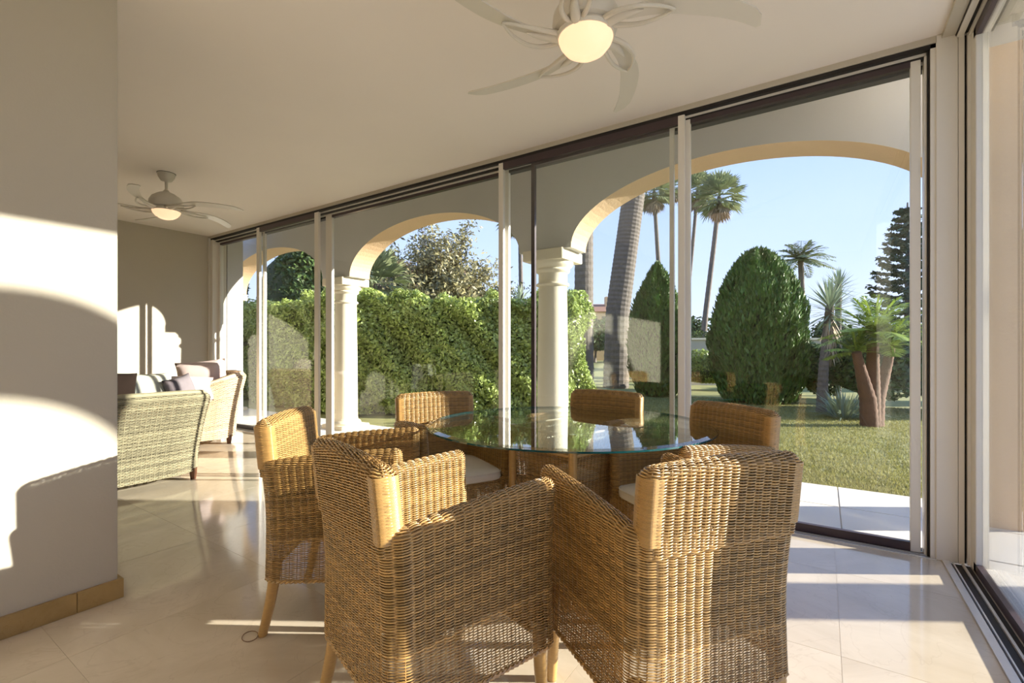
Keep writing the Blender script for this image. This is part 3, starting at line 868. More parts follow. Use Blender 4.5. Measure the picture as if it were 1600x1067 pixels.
# ------------------------------------------------------------------ ceiling fans
def make_fan(label):
    t = empty('ceiling_fan', (0, 0, 0), 0, label, 'fan', 'white five-blade ceiling fans with lit bowls')
    z0 = 0.0     # ceiling plane
    MB().lathe([(.018, -.085), (.045, -.075), (.066, -.04), (.075, -.006), (.075, -.001)], 32).build('canopy', M['fan'], t, True)
    MB().lathe([(.078, -.004), (.078, 0.0)], 32).build('canopy_gap', M['black'], t)
    MB().lathe([(.013, -.19), (.013, -.07)], 16).build('downrod', M['fan'], t, True)
    MB().lathe([(.115, -.345), (.135, -.335), (.143, -.305), (.140, -.275), (.118, -.235), (.07, -.20), (.03, -.182), (.02, -.165)], 40).build('motor_housing', M['fan'], t, True)
    MB().lathe([(.122, -.372), (.128, -.36), (.120, -.346)], 40).build('light_collar', M['fan'], t, True)
    MB().lathe([(.002, -.452), (.03, -.449), (.06, -.438), (.09, -.418), (.110, -.392), (.118, -.370), (.112, -.362)], 40).build('light_bowl', M['lamp'], t, True)
    for k in range(5):
        a0 = R(27 + 72 * k)
        b = MB(); n = 22; v = []; f = []
        for i in range(n + 1):
            f_ = i / n
            r = .17 + .55 * f_
            ang = a0 - R(34) + R(34) * f_ ** 0.75
            q_ = min(1, f_ / .55)
            wd = (.030 + .032 * q_ * q_ * (3 - 2 * q_) - .010 * max(0, f_ - .55) / .45) * (1 if f_ < .94 else math.sqrt(max(.10, 1 - ((f_ - .94) / .06) ** 2 * .75)))
            c = Vector((r * math.cos(ang), r * math.sin(ang), 0))
            tg = Vector((-math.sin(ang - R(18)), math.cos(ang - R(18)), 0))
            for sgn in (-1, 1):
                for dz in (-.0035, .0035):
                    p = c + tg * (wd * sgn) + Vector((0, 0, -.345 + dz - sgn * wd * .14 + .012 * math.sin(PI * f_)))
                    v.append(p)
        for i in range(n):
            q, w_ = 4 * i, 4 * i + 4
            f += [(q, w_, w_ + 2, q + 2), (q + 1, q + 3, w_ + 3, w_ + 1), (q, q + 1, w_ + 1, w_), (q + 2, w_ + 2, w_ + 3, q + 3)]
        f += [(0, 2, 3, 1), (4 * n, 4 * n + 1, 4 * n + 3, 4 * n + 2)]
        b.add(v, f)
        bl = b.build('blade', M['fan'], t, True)
        # almond shaped open bracket under the blade
        br = MB()
        for sgn in (-1, 1):
            pts = []; rad = []
            for i in range(15):
                f_ = i / 14
                r = .105 + .26 * f_
                ang = a0 - R(40) + R(22) * f_
                off = sgn * (.046 * math.sin(PI * f_) ** .8 + .022 * (1 - f_))
                pts.append((r * math.cos(ang) - off * math.sin(ang), r * math.sin(ang) + off * math.cos(ang), -.352 - .012 * math.sin(PI * f_)))
                rad.append(.012 - .006 * f_)
            br.tube(pts, rad, 8)
        web = []; wr = []
        for i in range(7):
            f_ = i / 6; r = .085 + .17 * f_; ang = a0 - R(42) + R(14) * f_
            web.append((r * math.cos(ang), r * math.sin(ang), -.35)); wr.append(.026 * (1 - f_) ** .7 + .003)
        br.tube(web, wr, 10)
        br.build('bracket', M['fan'], bl, True)
    return t
f1 = make_fan('large ceiling fan above the glass table, cut by the top of the photo')
f1.location = (-.857, 1.869, ZC)
f2 = copy_tree(f1); f2.location = (-5.342, 1.96, ZC); f2.rotation_euler = (0, 0, R(8))
f2['label'] = 'distant ceiling fan above the woven sofa near the end wall'

# ------------------------------------------------------------------ woven sofa and armchair at the far end
def make_sofa(name, label, hw, depth, zb, za, flare, rad, mt, gauge, cat):
    t = empty(name, (0, 0, 0), 0, label, cat)
    yr, yf, h = -depth / 2, depth / 2 - .05, .05
    zs = .075
    def dfm(P):
        P = P.copy(); z = P[..., 2]
        k = np.clip((z - zs) / (zb - zs), 0, 1.1) ** 1.5
        P[..., 0] *= 1 + flare / hw * k
        rear = np.clip((yf - P[..., 1]) / (yf - yr), 0, 1)
        P[..., 1] -= flare * 1.0 * k * rear
        P[..., 1] = np.where(P[..., 1] > yf - .02, P[..., 1], P[..., 1])
        return P
    def ztop(u, cf):
        x, y, nx, ny = cf(np.clip(u, 0, 1))
        f = np.clip((y - yr) / (yf - yr), 0, 1)
        f = f * f * (3 - 2 * f)
        return zb + (za - zb) * f
    fn, Lt, A, cf = shell_fn(hw, yr, yf, rad, h, zs, .34, ztop, dfm)
    wv = Weave()
    wv.surface(fn, int(Lt / (gauge * 3)), int(A / gauge), seg=3, amp=gauge * .30, rn=gauge * .33, rt=gauge * .50, srad=gauge * .3)
    link('woven_shell', wv.mesh('woven_shell'), mt, t, 'stuff')
    ln = MB(); us = np.linspace(0, 1, 40); x, y, nx, ny = cf(us); zt = ztop(us, cf); vv = []; ff = []
    for i in range(40):
        vv += [dfm(np.array([x[i], y[i], zs + .02])), dfm(np.array([x[i], y[i], zt[i] - .05]))]
    for i in range(39): ff.append((2 * i, 2 * i + 2, 2 * i + 3, 2 * i + 1))
    ln.add(vv, ff).build('frame', M['rattandk'], t, fixn=False)  # dark liner sheet in the hollow of the woven wall, not a frame
    MB().box(-hw + .06, hw - .06, yr + .08, yf + .02, .10, .34).build('seat_base', mt, t, bevel=.01)
    MB().box(-hw + .10, hw - .10, yr + .12, yf + .05, .342, .46).build('seat_cushion', M['cushion'], t, bevel=.03)
    rail = MB(); n = 60; us = np.linspace(0, 1, n); x, y, nx, ny = cf(us); zt = ztop(us, cf)
    rail.tube([dfm(np.array([x[i], y[i], zt[i] + .0])) for i in range(n)], .026, 8)
    rail.build('top_rail', mt, t, True)
    for sx in (-1, 1):
        for fy in (-1, 1):
            MB().lathe([(.020, 0), (.027, .05), (.03, .10)], 14, (sx * (hw - .09), (yf - .06) if fy > 0 else (yr + .10))).build('leg', M['darkwood'], t, True)
    return t
sofa = make_sofa('woven_sofa', 'low woven seagrass sofa seen from behind, half hidden by the left wall', .78, .86, .775, .60, .10, .26, M['seagrass'], .0105, 'sofa')
sofa.location = (-4.98, 1.22, 0); sofa.rotation_euler = (0, 0, R(90))
arm = make_sofa('woven_armchair', 'pale woven armchair by the far glass doors, lit from the right', .42, .80, .85, .62, .12, .24, M['peelrattan'], .012, 'armchair')
arm.location = (-6.42, 2.66, 0); arm.rotation_euler = (0, 0, R(165))

def pillow(name, loc, w_, h_, t_, rot, m, label, group=None):
    bm = MB(); n = 14; v = []; f = []
    for side in (-1, 1):
        for i in range(n + 1):
            for j in range(n + 1):
                x = (i / n * 2 - 1); y = (j / n * 2 - 1)
                b = ((1 - x ** 4) * (1 - y ** 4)) ** .55
                sx = 1 - .07 * (1 - abs(y)) * 0 - .06 * (1 - y * y) * abs(x) ** 3
                sy = 1 - .06 * (1 - x * x) * abs(y) ** 3
                v.append((x * w_ / 2 * sx, side * t_ / 2 * b, y * h_ / 2 * sy))
    m1 = (n + 1) ** 2
    for i in range(n):
        for j in range(n):
            a = i * (n + 1) + j
            f.append((a, a + n + 1, a + n + 2, a + 1)); f.append((m1 + a, m1 + a + 1, m1 + a + n + 2, m1 + a + n + 1))
    bm.add(v, f)
    o = bm.build(name, m, None, True)
    bmm = bmesh.new(); bmm.from_mesh(o.data); bmesh.ops.remove_doubles(bmm, verts=bmm.verts, dist=1e-5); bmesh.ops.recalc_face_normals(bmm, faces=bmm.faces); bmm.to_mesh(o.data); bmm.free()
    o.location = loc; o.rotation_euler = rot
    return tag(o, label, 'cushion', group)
pillow('cushion', (-5.10, 1.72, .715), .42, .44, .15, (R(-12), 0, R(90)), M['pillow_green'], 'sage canvas cushion leaning inside the sofa back', 'cushions on the woven seats')
pillow('cushion', (-4.98, 1.45, .76), .30, .40, .12, (R(-14), R(6), R(86)), M['pillow_dark'], 'dark brown cushion on the sofa beside the left wall', 'cushions on the woven seats')
pillow('cushion', (-5.02, 1.98, .70), .26, .40, .12, (R(-12), R(-14), R(104)), M['pillow_grey'], 'mauve grey cushion at the right end of the sofa', 'cushions on the woven seats')
pillow('cushion', (-6.02, 2.42, .70), .50, .30, .17, (R(-30), R(4), R(75)), M['pillow_pink'], 'pale pink cushion lying behind the sofa cushions', 'cushions on the woven seats')
pillow('cushion', (-6.40, 2.74, .76), .54, .50, .36, (R(8), R(-6), R(52)), M['pillow_pink'], 'plump pale pink cushion standing upright in the pale armchair', 'cushions on the woven seats')

# ------------------------------------------------------------------ garden
def leaf_quads(P, Nrm, size, aspect=.5, jitter=.6, fold=True):
    """one small pointed leaf (a rhombus) per point"""
    n = len(P)
    Nn = Nrm + rng.normal(size=(n, 3)) * jitter
    Nn /= np.linalg.norm(Nn, axis=1, keepdims=True) + 1e-9
    A = rng.normal(size=(n, 3)); A -= (A * Nn).sum(1, keepdims=True) * Nn
    A /= np.linalg.norm(A, axis=1, keepdims=True) + 1e-9
    B = np.cross(Nn, A)
    sz = size * (0.65 + 0.7 * rng.random((n, 1)))
    V = np.stack([P - A * sz, P + B * sz * aspect, P + A * sz, P - B * sz * aspect], axis=1).reshape(-1, 3)
    F = np.arange(4 * n).reshape(n, 4)
    return V, F
def leafobj(name, P, Nrm, size, m, parent=None, aspect=.5, jitter=.6, kind='stuff'):
    V, F = leaf_quads(P, Nrm, size, aspect, jitter)
    return link(name, npmesh(name, V, F), m, parent, kind)
def sph(n):
    d = rng.normal(size=(n, 3)); d /= np.linalg.norm(d, axis=1, keepdims=True); return d
def lumpy(d, k=5, amp=.25, seed=0):
    r2 = np.random.default_rng(seed); o = np.zeros(len(d))
    for _ in range(k):
        c = r2.normal(size=3); c /= np.linalg.norm(c)
        o += amp * np.exp(-((1 - d @ c) * 7)) - amp * .25
    return 1 + o

# clipped hedge
hg = empty('hedge', (0, 0, 0), 0, 'tall clipped leafy hedge behind the left columns', 'hedge')
HP = [np.array(p) for p in ((-13.0, 5.75), (-7.25, 5.15), (-3.62, 7.44), (-3.75, 8.3))]
HZ = 2.04
def hline(t):
    seg = [np.linalg.norm(HP[i + 1] - HP[i]) for i in range(3)]
    cum = np.concatenate([[0], np.cumsum(seg)]); d = t * cum[-1]
    X = np.interp(d, cum, [p[0] for p in HP]); Y = np.interp(d, cum, [p[1] for p in HP])
    i = np.clip(np.searchsorted(cum, d, side='right') - 1, 0, 2)
    dirs = np.array([(HP[k + 1] - HP[k]) / seg[k] for k in range(3)])[i]
    return X, Y, np.stack([dirs[:, 1], -dirs[:, 0]], 1), d
n = 100000
X, Y, nn_, dl = hline(rng.random(n))
z = rng.random(n) * HZ
lump = lambda x, z: .17 * np.sin(x * 2.3 + 1.7 * np.sin(z * 1.9)) * np.sin(z * 2.6 + x * .7) + .10 * np.sin(x * 5.3 + z * 4.1) + .08 * np.sin(z * 8 + x * 9.2)
off = lump(dl, z) * .8 - rng.random(n) ** 2 * .25
top = rng.random(n) < .25
z[top] = HZ + lump(dl, dl * .7)[top] * .7 + rng.random(top.sum()) * .12 - .05
off[top] = -rng.random(top.sum()) * .9
N0 = np.concatenate([nn_, np.full((n, 1), .35)], 1); N0[top] = [.2, 0, 1]
leafobj('leaves', np.stack([X + nn_[:, 0] * off, Y + nn_[:, 1] * off, z], 1), N0, .036, M['hedge'], hg, .5, .9)
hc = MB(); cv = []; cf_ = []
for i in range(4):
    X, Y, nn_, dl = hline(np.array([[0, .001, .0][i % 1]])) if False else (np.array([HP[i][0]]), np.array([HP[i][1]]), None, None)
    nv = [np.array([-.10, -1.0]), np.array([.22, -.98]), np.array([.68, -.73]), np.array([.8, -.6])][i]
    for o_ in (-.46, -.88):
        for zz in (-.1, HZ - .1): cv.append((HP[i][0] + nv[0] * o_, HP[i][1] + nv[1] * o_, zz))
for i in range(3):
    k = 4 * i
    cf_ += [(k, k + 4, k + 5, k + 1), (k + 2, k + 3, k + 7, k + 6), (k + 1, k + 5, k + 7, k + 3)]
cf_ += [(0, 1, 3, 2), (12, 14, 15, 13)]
hc.add(cv, cf_).build('branch_core', M['hedgecore'], hg)  # dark solid core, stands in for shade inside the hedge

def tree(name, loc, crown, n, leaf, m, label, trunk=None, group=None, cat='tree', asp=.5, jit=.8, core=True, seed=1):
    """crown: list of (dx, dy, z, rx, ry, rz) lumps"""
    t = empty(name, (loc[0], loc[1], -.05), 0, label, cat, group)
    tot = sum(c[3] * c[5] for c in crown)
    Ps = []; Ns = []
    for i, c in enumerate(crown):
        k = int(n * c[3] * c[5] / tot)
        d = sph(k); r = (1 - .45 * rng.random(k) ** 2) * lumpy(d, 7, .28, seed + i)
        Ps.append(d * r[:, None] * np.array(c[3:6]) + np.array(c[:3])); Ns.append(d + np.array([0, 0, .4]))
    leafobj('foliage', np.concatenate(Ps), np.concatenate(Ns), leaf, m, t, asp, jit)
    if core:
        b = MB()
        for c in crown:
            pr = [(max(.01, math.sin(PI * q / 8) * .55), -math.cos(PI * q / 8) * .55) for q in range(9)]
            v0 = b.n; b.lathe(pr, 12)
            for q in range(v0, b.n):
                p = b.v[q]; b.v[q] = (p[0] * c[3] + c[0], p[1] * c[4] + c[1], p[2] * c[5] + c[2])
        b.build('branch_core', M['hedgecore'], t, True)  # dark lumps in place of the shade inside the crown
    if trunk:
        r, h_ = trunk
        MB().tube([(0, 0, -.1), (.04, 0, h_ * .5), (0, .03, h_)], [r, r * .8, r * .6], 10).build('trunk', M['bark'], t, True)
    return t
def pos(px, d):
    a = (px - 800) / 734.6
    th = R(YAW)
    return (d * (-math.sin(th) + a * math.cos(th)), d * (math.cos(th) + a * math.sin(th)))

# loose magnolia-like tree behind the hedge
mg = empty('garden_tree', (*pos(690, 15.0), -.05), 0, 'loose olive-brown tree rising behind the hedge under the left arch', 'tree')
Ps = []; Ns = []; tb_ = MB()
for k in range(92):
    a = rng.random() * 2 * PI; el = -.05 + 1.45 * rng.random(); L_ = (1.2 + 1.5 * rng.random()) * (1 + .25 * (el > .9))
    p0 = np.array([0, 0, 2.0]); d = np.array([math.cos(a) * math.cos(el), math.sin(a) * math.cos(el), math.sin(el) * 1.05])
    pts = [p0 + d * L_ * q + np.array([0, 0, .18 * math.sin(q * 3)]) for q in (0, .35, .7, 1)]
    tb_.tube(pts, [.03, .02, .012, .005], 5)
    for q in np.linspace(.35, 1.05, 9):
        c = p0 + d * L_ * q
        k2 = 40
        Ps.append(c + rng.normal(size=(k2, 3)) * .16); Ns.append(np.tile(d, (k2, 1)))
leafobj('foliage', np.concatenate(Ps), np.concatenate(Ns), .075, M['magnolia'], mg, .36, 1.0)
tb_.tube([(0, 0, -.1), (.05, 0, 1.0), (0, 0, 2.0)], [.10, .08, .06], 8)
tb_.build('branch_core', M['barkred'], mg, True)

tree('garden_tree', pos(455, 14.2), [(0, 0, 2.7, 2.0, 1.5, 2.5), (-1.2, .9, 2.3, 1.5, 1.3, 1.9)], 30000, .085, M['shrub'], 'dark leafy tree behind the far left doors', (.14, 2.0), seed=11)
tree('garden_tree', pos(318, 14.5), [(0, 0, 2.4, 1.7, 1.5, 2.4)], 16000, .085, M['shrub'], 'dark rounded tree outside the far left end of the terrace', (.14, 2.0), seed=12)

def conifer(px, d, wid, h_, label, n=26000, pw=.5, seed=0):
    x0, y0 = pos(px, d)
    t = empty('clipped_conifer', (x0, y0, -.05), 0, label, 'conifer', 'clipped conifers on the lawn')
    zz = rng.random(n) ** .9
    def prof(q): return np.clip(np.sin(PI * (.18 + .82 * np.clip(q, 0, 1))) ** pw, .02, 1) * (q < 1)
    a = rng.random(n) * 2 * PI
    r = wid / 2 * prof(zz) * (1 - .22 * rng.random(n) ** 2) * (1 + .06 * np.sin(a * 5 + zz * 9 + seed) + .05 * np.sin(a * 11 - zz * 21))
    P = np.stack([r * np.cos(a), r * np.sin(a), .05 + zz * h_ * (1 + .03 * np.sin(a * 7))], 1)
    s = .055 * (.7 + .6 * rng.random((n, 1)))
    # upright feathery sprays
    out_ = np.stack([np.cos(a), np.sin(a), np.zeros(n)], 1)
    up = np.tile([0, 0, 1.0], (n, 1)) + out_ * .35 + rng.normal(size=(n, 3)) * .28
    up /= np.linalg.norm(up, axis=1, keepdims=True)
    sd_ = np.cross(up, out_ + rng.normal(size=(n, 3)) * .7); sd_ /= np.linalg.norm(sd_, axis=1, keepdims=True)
    V = np.stack([P - up * s, P + sd_ * s * .42, P + up * s * 1.5, P - sd_ * s * .42], 1).reshape(-1, 3)
    link('foliage', npmesh('foliage', V, np.arange(4 * n).reshape(n, 4)), M['conifer'], t, 'stuff')
    q = np.linspace(0, 1, 14)
    MB().lathe([(max(.02, float(wid / 2 * .82 * prof(np.array([b]))[0])), .05 + b * h_ * .95) for b in q], 18).build('branch_core', M['hedgecore'], t, True)  # dark solid core painted for the shade behind the sprays
    MB().lathe([(.09, -.1), (.08, .4)], 10).build('trunk', M['bark'], t)
conifer(1184, 10.6, 1.95, 3.30, 'big rounded clipped conifer on the lawn, right of the white mullions', seed=1)
conifer(1027, 12.0, 1.45, 3.25, 'pointed dark conifer just left of the white mullions', 14000, .75, seed=2)

def trunk_mesh(pts, rad, ringstep, bulge=.06, n=14):
    P = [Vector(p) for p in pts]
    L_ = sum((P[i + 1] - P[i]).length for i in range(len(P) - 1)); m = max(8, int(L_ / ringstep) * 2)
    res = []; rr = []
    for k in range(m + 1):
        f = k / m * (len(P) - 1); i = min(int(f), len(P) - 2); q = f - i
        res.append(P[i].lerp(P[i + 1], q)); ra = rad[i] * (1 - q) + rad[i + 1] * q
        rr.append(ra * (1 + (bulge if k % 2 else -bulge)))
    return MB().tube(res, rr, n)
def frond_feather(V, F, base, az, el, L_, droop, nleaf=34, lw=.022, ll=.42):
    """pinnate frond as leaflets along an arching rachis"""
    d = np.array([math.cos(az), math.sin(az), 0.0]); s_ = np.array([-d[1], d[0], 0.0])
    last = None
    for k in range(nleaf):
        q = (k + 1) / nleaf
        p = np.array(base) + d * (L_ * (math.cos(el) * q)) + np.array([0, 0, L_ * (math.sin(el) * q - droop * q * q)])
        tg = d * math.cos(el) + np.array([0, 0, math.sin(el) - 2 * droop * q]); tg /= np.linalg.norm(tg)
        lf = ll * (math.sin(PI * min(1, .15 + .85 * q)) ** .6 + .08)
        for sg in (-1, 1):
            ld = s_ * sg + tg * .7 + np.array([0, 0, -.25]) + rng.normal(size=3) * .08; ld /= np.linalg.norm(ld)
            wv_ = np.cross(ld, np.array([0, 0, 1.0]) + tg * .3); wv_ /= np.linalg.norm(wv_) + 1e-9
            i = len(V)
            V += [p - tg * lw * .3, p + ld * lf * .5 + wv_ * lw, p + ld * lf, p + ld * lf * .5 - wv_ * lw]
            F.append((i, i + 1, i + 2, i + 3))
        if last is not None:
            i = len(V); nn = s_ * .014
            V += [last - nn, p - nn, p + nn, last + nn]; F.append((i, i + 1, i + 2, i + 3))
        last = p
def fan_leaf(V, F, base, dirv, r, seg=13, spread=2.6):
    """fan palm leaf: radiating blades on a stalk"""
    d = np.array(dirv, float); d /= np.linalg.norm(d)
    s_ = np.cross(d, [0, 0, 1.0]); s_ /= np.linalg.norm(s_) + 1e-9
    u = np.cross(s_, d)
    c = np.array(base) + d * r * .75
    i = len(V); V += [np.array(base) - s_ * .02, np.array(base) + s_ * .02, c + s_ * .02, c - s_ * .02]; F.append((i, i + 1, i + 2, i + 3))
    for k in range(seg):
        a = (k / (seg - 1) - .5) * spread
        q = d * math.cos(a) + s_ * math.sin(a)
        L_ = r * (1 - .25 * abs(a) / spread * 2)
        wq = np.cross(q, u); i = len(V); tip = c + q * L_ + np.array([0, 0, -.22 * r * random.random()])
        V += [c, c + q * L_ * .6 + wq * r * .07, tip, c + q * L_ * .6 - wq * r * .07]; F.append((i, i + 1, i + 2, i + 3))
def sword(V, F, base, dirv, L_, wd, droop):
    d = np.array(dirv, float); d /= np.linalg.norm(d)
    s_ = np.cross(d, [0, 0, 1.0]); s_ /= np.linalg.norm(s_) + 1e-9
    b = np.array(base, float); m1 = b + d * L_ * .5 + np.array([0, 0, -droop * .25 * L_]); tp = b + d * L_ + np.array([0, 0, -droop * L_])
    i = len(V)
    V += [b - s_ * wd * .5, b + s_ * wd * .5, m1 + s_ * wd, m1 - s_ * wd, tp]
    F.append((i, i + 1, i + 2, i + 3)); F.append((i + 3, i + 2, i + 4, i + 4))
def fronds(name, V, F, m, parent):
    V = np.array(V); F = np.array(F)
    me = bpy.data.meshes.new(name)
    me.from_pydata([tuple(p) for p in V], [], [tuple(dict.fromkeys(int(i) for i in q)) for q in F]); me.update()
    return link(name, me, m, parent, 'stuff')

def date_palm(px_top, px_bot, d, h_, r, label):
    xt, yt = pos(px_top, d); xb, yb = pos(px_bot, d)
    t = empty('date_palm', (xb, yb, -.05), 0, label, 'palm', 'thick date palm trunks')
    dx, dy = xt - xb, yt - yb
    trunk_mesh([(0, 0, -.2), (dx * .12, dy * .12, h_ * .25), (dx * .6, dy * .6, h_ * .45), (dx * 1.0, dy * 1.0, h_ * .62), (dx * 1.2, dy * 1.2, h_)],
               [r * 1.15, r * 1.05, r, r * .98, r], .17, .022, 18).build('trunk', M['bark'], t, False)
    V = []; F = []
    for k in range(46):
        frond_feather(V, F, (dx * 1.2, dy * 1.2, h_), k * 2.399, R(72 - 90 * (k / 46)), 1.9, .35, 22, .03, .5)
    fronds('fronds', V, F, M['palm'], t)
date_palm(913, 912, 10.0, 8.2, .19, 'straight date palm trunk just right of the middle column')
date_palm(990, 962, 14.5, 9.6, .345, 'leaning date palm trunk between the column and the mullions')

def fan_palm(px_top, y_top, px_bot, d, label, r=.16, crown=1.3, group='tall thin fan palms on the skyline'):
    h_ = CAM_H + (545 - y_top) / 734.6 * d + .05
    xt, yt = pos(px_top, d); xb, yb = pos(px_bot, d)
    t = empty('fan_palm', (xb, yb, -.05), 0, label, 'palm', group)
    dx, dy = xt - xb, yt - yb
    trunk_mesh([(0, 0, -.2), (dx * .3, dy * .3, h_ * .33), (dx * .7, dy * .7, h_ * .7), (dx, dy, h_)], [r * 1.3, r, r * .9, r * .8], .35, .03, 10).build('trunk', M['bark'], t, True)
    V = []; F = []; Vd = []; Fd = []
    for k in range(44):
        az = k * 2.399; el = R(80 - 125 * k / 44)
        fan_leaf(V, F, (dx, dy, h_), (math.cos(az) * math.cos(el), math.sin(az) * math.cos(el), math.sin(el)), crown * .62)
    fronds('fronds', V, F, M['palm'], t)
    for k in range(26):
        az = k * 2.399 + .4; el = R(-50 - 35 * random.random())
        fan_leaf(Vd, Fd, (dx, dy, h_ - .2), (math.cos(az) * math.cos(el), math.sin(az) * math.cos(el), math.sin(el)), crown * .5, 7, 1.6)
    fronds('dry_skirt', Vd, Fd, M['deadleaf'], t)
fan_palm(1124, 308, 1094, 31, 'tallest thin fan palm right of the white mullions, trunk leaning', .17, 1.75)
fan_palm(1090, 298, 1066, 37, 'thin fan palm half hidden behind the white mullions', .15, 1.7)
fan_palm(1022, 300, 1038, 36, 'thin fan palm left of the white mullions, crown under the arch', .17, 1.75)
fan_palm(1052, 292, 1052, 46, 'thin straight fan palm touching the left white mullion', .17, 1.7)
fan_palm(812, 330, 816, 26, 'slim palm trunk in the narrow pane left of the column', .13, 1.6)
# queen palm in the distance
x0, y0 = pos(1251, 25)
qp = empty('queen_palm', (x0, y0, -.05), 0, 'distant feathery palm above the conifer and the yucca', 'palm')
h_ = CAM_H + (545 - 405) / 734.6 * 25
trunk_mesh([(0, 0, -.2), (.1, 0, h_ * .5), (0, 0, h_)], [.2, .16, .13], .4, .03, 10).build('trunk', M['bark'], qp, True)
V = []; F = []
for k in range(34): frond_feather(V, F, (0, 0, h_), k * 2.399, R(75 - 80 * k / 34), 1.75, .42, 26, .035, .45)
fronds('fronds', V, F, M['palm'], qp)
# tuft of palm behind the hedge at left and behind the narrow pane
for i, (px_, yy_, d_, lab) in enumerate([(588, 440, 10.6, 'green fan palm tuft above the hedge beside the left column'), (812, 470, 11.0, 'spiky palm tuft above the hedge in the narrow pane'),
                                         (548, 470, 12.3, 'low fan palm tuft peeping behind the left column')]):
    x0, y0 = pos(px_, d_); h_ = CAM_H + (545 - yy_) / 734.6 * d_
    t = empty('palm_tuft', (x0, y0, -.05), 0, lab, 'palm')
    trunk_mesh([(0, 0, -.1), (0, .03, h_)], [.11, .09], .12, .05, 10).build('trunk', M['bark'], t)
    V = []; F = []
    for k in range(40):
        az = k * 2.399; el = R(85 - 110 * k / 40)
        if i == 1: sword(V, F, (0, 0, h_), (math.cos(az) * math.cos(el), math.sin(az) * math.cos(el), math.sin(el)), .62, .025, .25)
        else: fan_leaf(V, F, (0, 0, h_), (math.cos(az) * math.cos(el), math.sin(az) * math.cos(el), math.sin(el)), .55, 11, 2.2)
    fronds('fronds', V, F, M['palm'] if i != 1 else M['yucca'], t)
# yucca with drooping dry leaves
x0, y0 = pos(1283, 8.9)
yu = empty('yucca_tree', (x0, y0, -.05), 0, 'yucca tree with a round head of sword leaves and a grey skirt of dry ones', 'yucca')
x1, y1 = pos(1297, 8.9); hx, hy = x1 - x0, y1 - y0; h_ = 2.02
trunk_mesh([(0, 0, -.1), (hx * .3, hy * .3, .9), (hx, hy, h_)], [.10, .085, .075], .1, .05, 10).build('trunk', M['bark'], yu)
V = []; F = []
for k in range(150):
    az = k * 2.399; el = R(88 - 118 * k / 150)
    sword(V, F, (hx, hy, h_ + .05 - .25 * k / 150), (math.cos(az) * math.cos(el), math.sin(az) * math.cos(el), math.sin(el)), .56 + .1 * random.random(), .019, .12)
fronds('leaves', V, F, M['yucca'], yu)
V = []; F = []
for k in range(130):
    az = k * 2.399; el = R(-62 - 25 * random.random())
    sword(V, F, (hx, hy, h_ - .1 - .55 * random.random()), (math.cos(az) * math.cos(el), math.sin(az) * math.cos(el), math.sin(el)), .55, .018, .05)
fronds('dry_leaves', V, F, M['deadleaf'], yu)
# second yucca head further left, seen above
x0, y0 = pos(1308, 12.0)
y2 = empty('yucca_tree', (x0, y0, -.05), 0, 'slimmer yucca head peeping up behind the first one', 'yucca')
h_ = 2.85
trunk_mesh([(0, 0, -.1), (.03, 0, h_)], [.09, .07], .1, .05, 10).build('trunk', M['bark'], y2)
V = []; F = []
for k in range(90):
    az = k * 2.399; el = R(88 - 110 * k / 90)
    sword(V, F, (.03, 0, h_ - .2 * k / 90), (math.cos(az) * math.cos(el), math.sin(az) * math.cos(el), math.sin(el)), .52, .018, .1)
fronds('leaves', V, F, M['yucca'], y2)
# forked reddish trunk carrying yellow-green fronds
x0, y0 = pos(1362, 7.3)
cy_ = empty('forked_palm', (x0, y0, -.05), 0, 'yellow-green palm on a forked reddish trunk at the right of the lawn', 'palm')
tr_ = MB()
for (px_, z_, r_) in ((1338, 1.15, .07), (1364, 1.3, .085), (1392, 1.25, .07)):
    xa, ya = pos(px_, 7.3 + (px_ - 1364) * .006); q = (xa - x0, ya - y0)
    mb = trunk_mesh([(q[0] * .1, q[1] * .1, -.1), (q[0] * .25, q[1] * .25, .42), (q[0] * .8, q[1] * .8, .95), (q[0], q[1], z_)], [.13, .11, r_, r_ * .9], .08, .03, 14)
    tr_.add(mb.v, mb.f)
tr_.build('trunk', M['barkred'], cy_, True)
V = []; F = []
for (px_, z_, nn, L_) in ((1338, 1.15, 10, .55), (1366, 1.45, 26, .85), (1392, 1.25, 12, .6)):
    xa, ya = pos(px_, 7.3)
    for k in range(nn): frond_feather(V, F, (xa - x0, ya - y0, z_), k * 2.399 + px_, R(80 - 85 * k / nn), L_, .30, 30, .012, .20)
fronds('fronds', V, F, M['cycad'], cy_)
# grey spiky agave clump in the shade
x0, y0 = pos(1318, 8.15)
ag = empty('agave_clump', (x0, y0, -.05), 0, 'grey spiky grass clump in the shade below the yucca', 'plant')
V = []; F = []
for k in range(150):
    az = random.random() * 2 * PI; el = R(20 + 65 * random.random())
    sword(V, F, (.15 * math.cos(az), .15 * math.sin(az), 0), (math.cos(az) * math.cos(el), math.sin(az) * math.cos(el), math.sin(el)), .85 * (.6 + .5 * random.random()), .012, .35)
fronds('leaves', V, F, M['yucca'], ag)
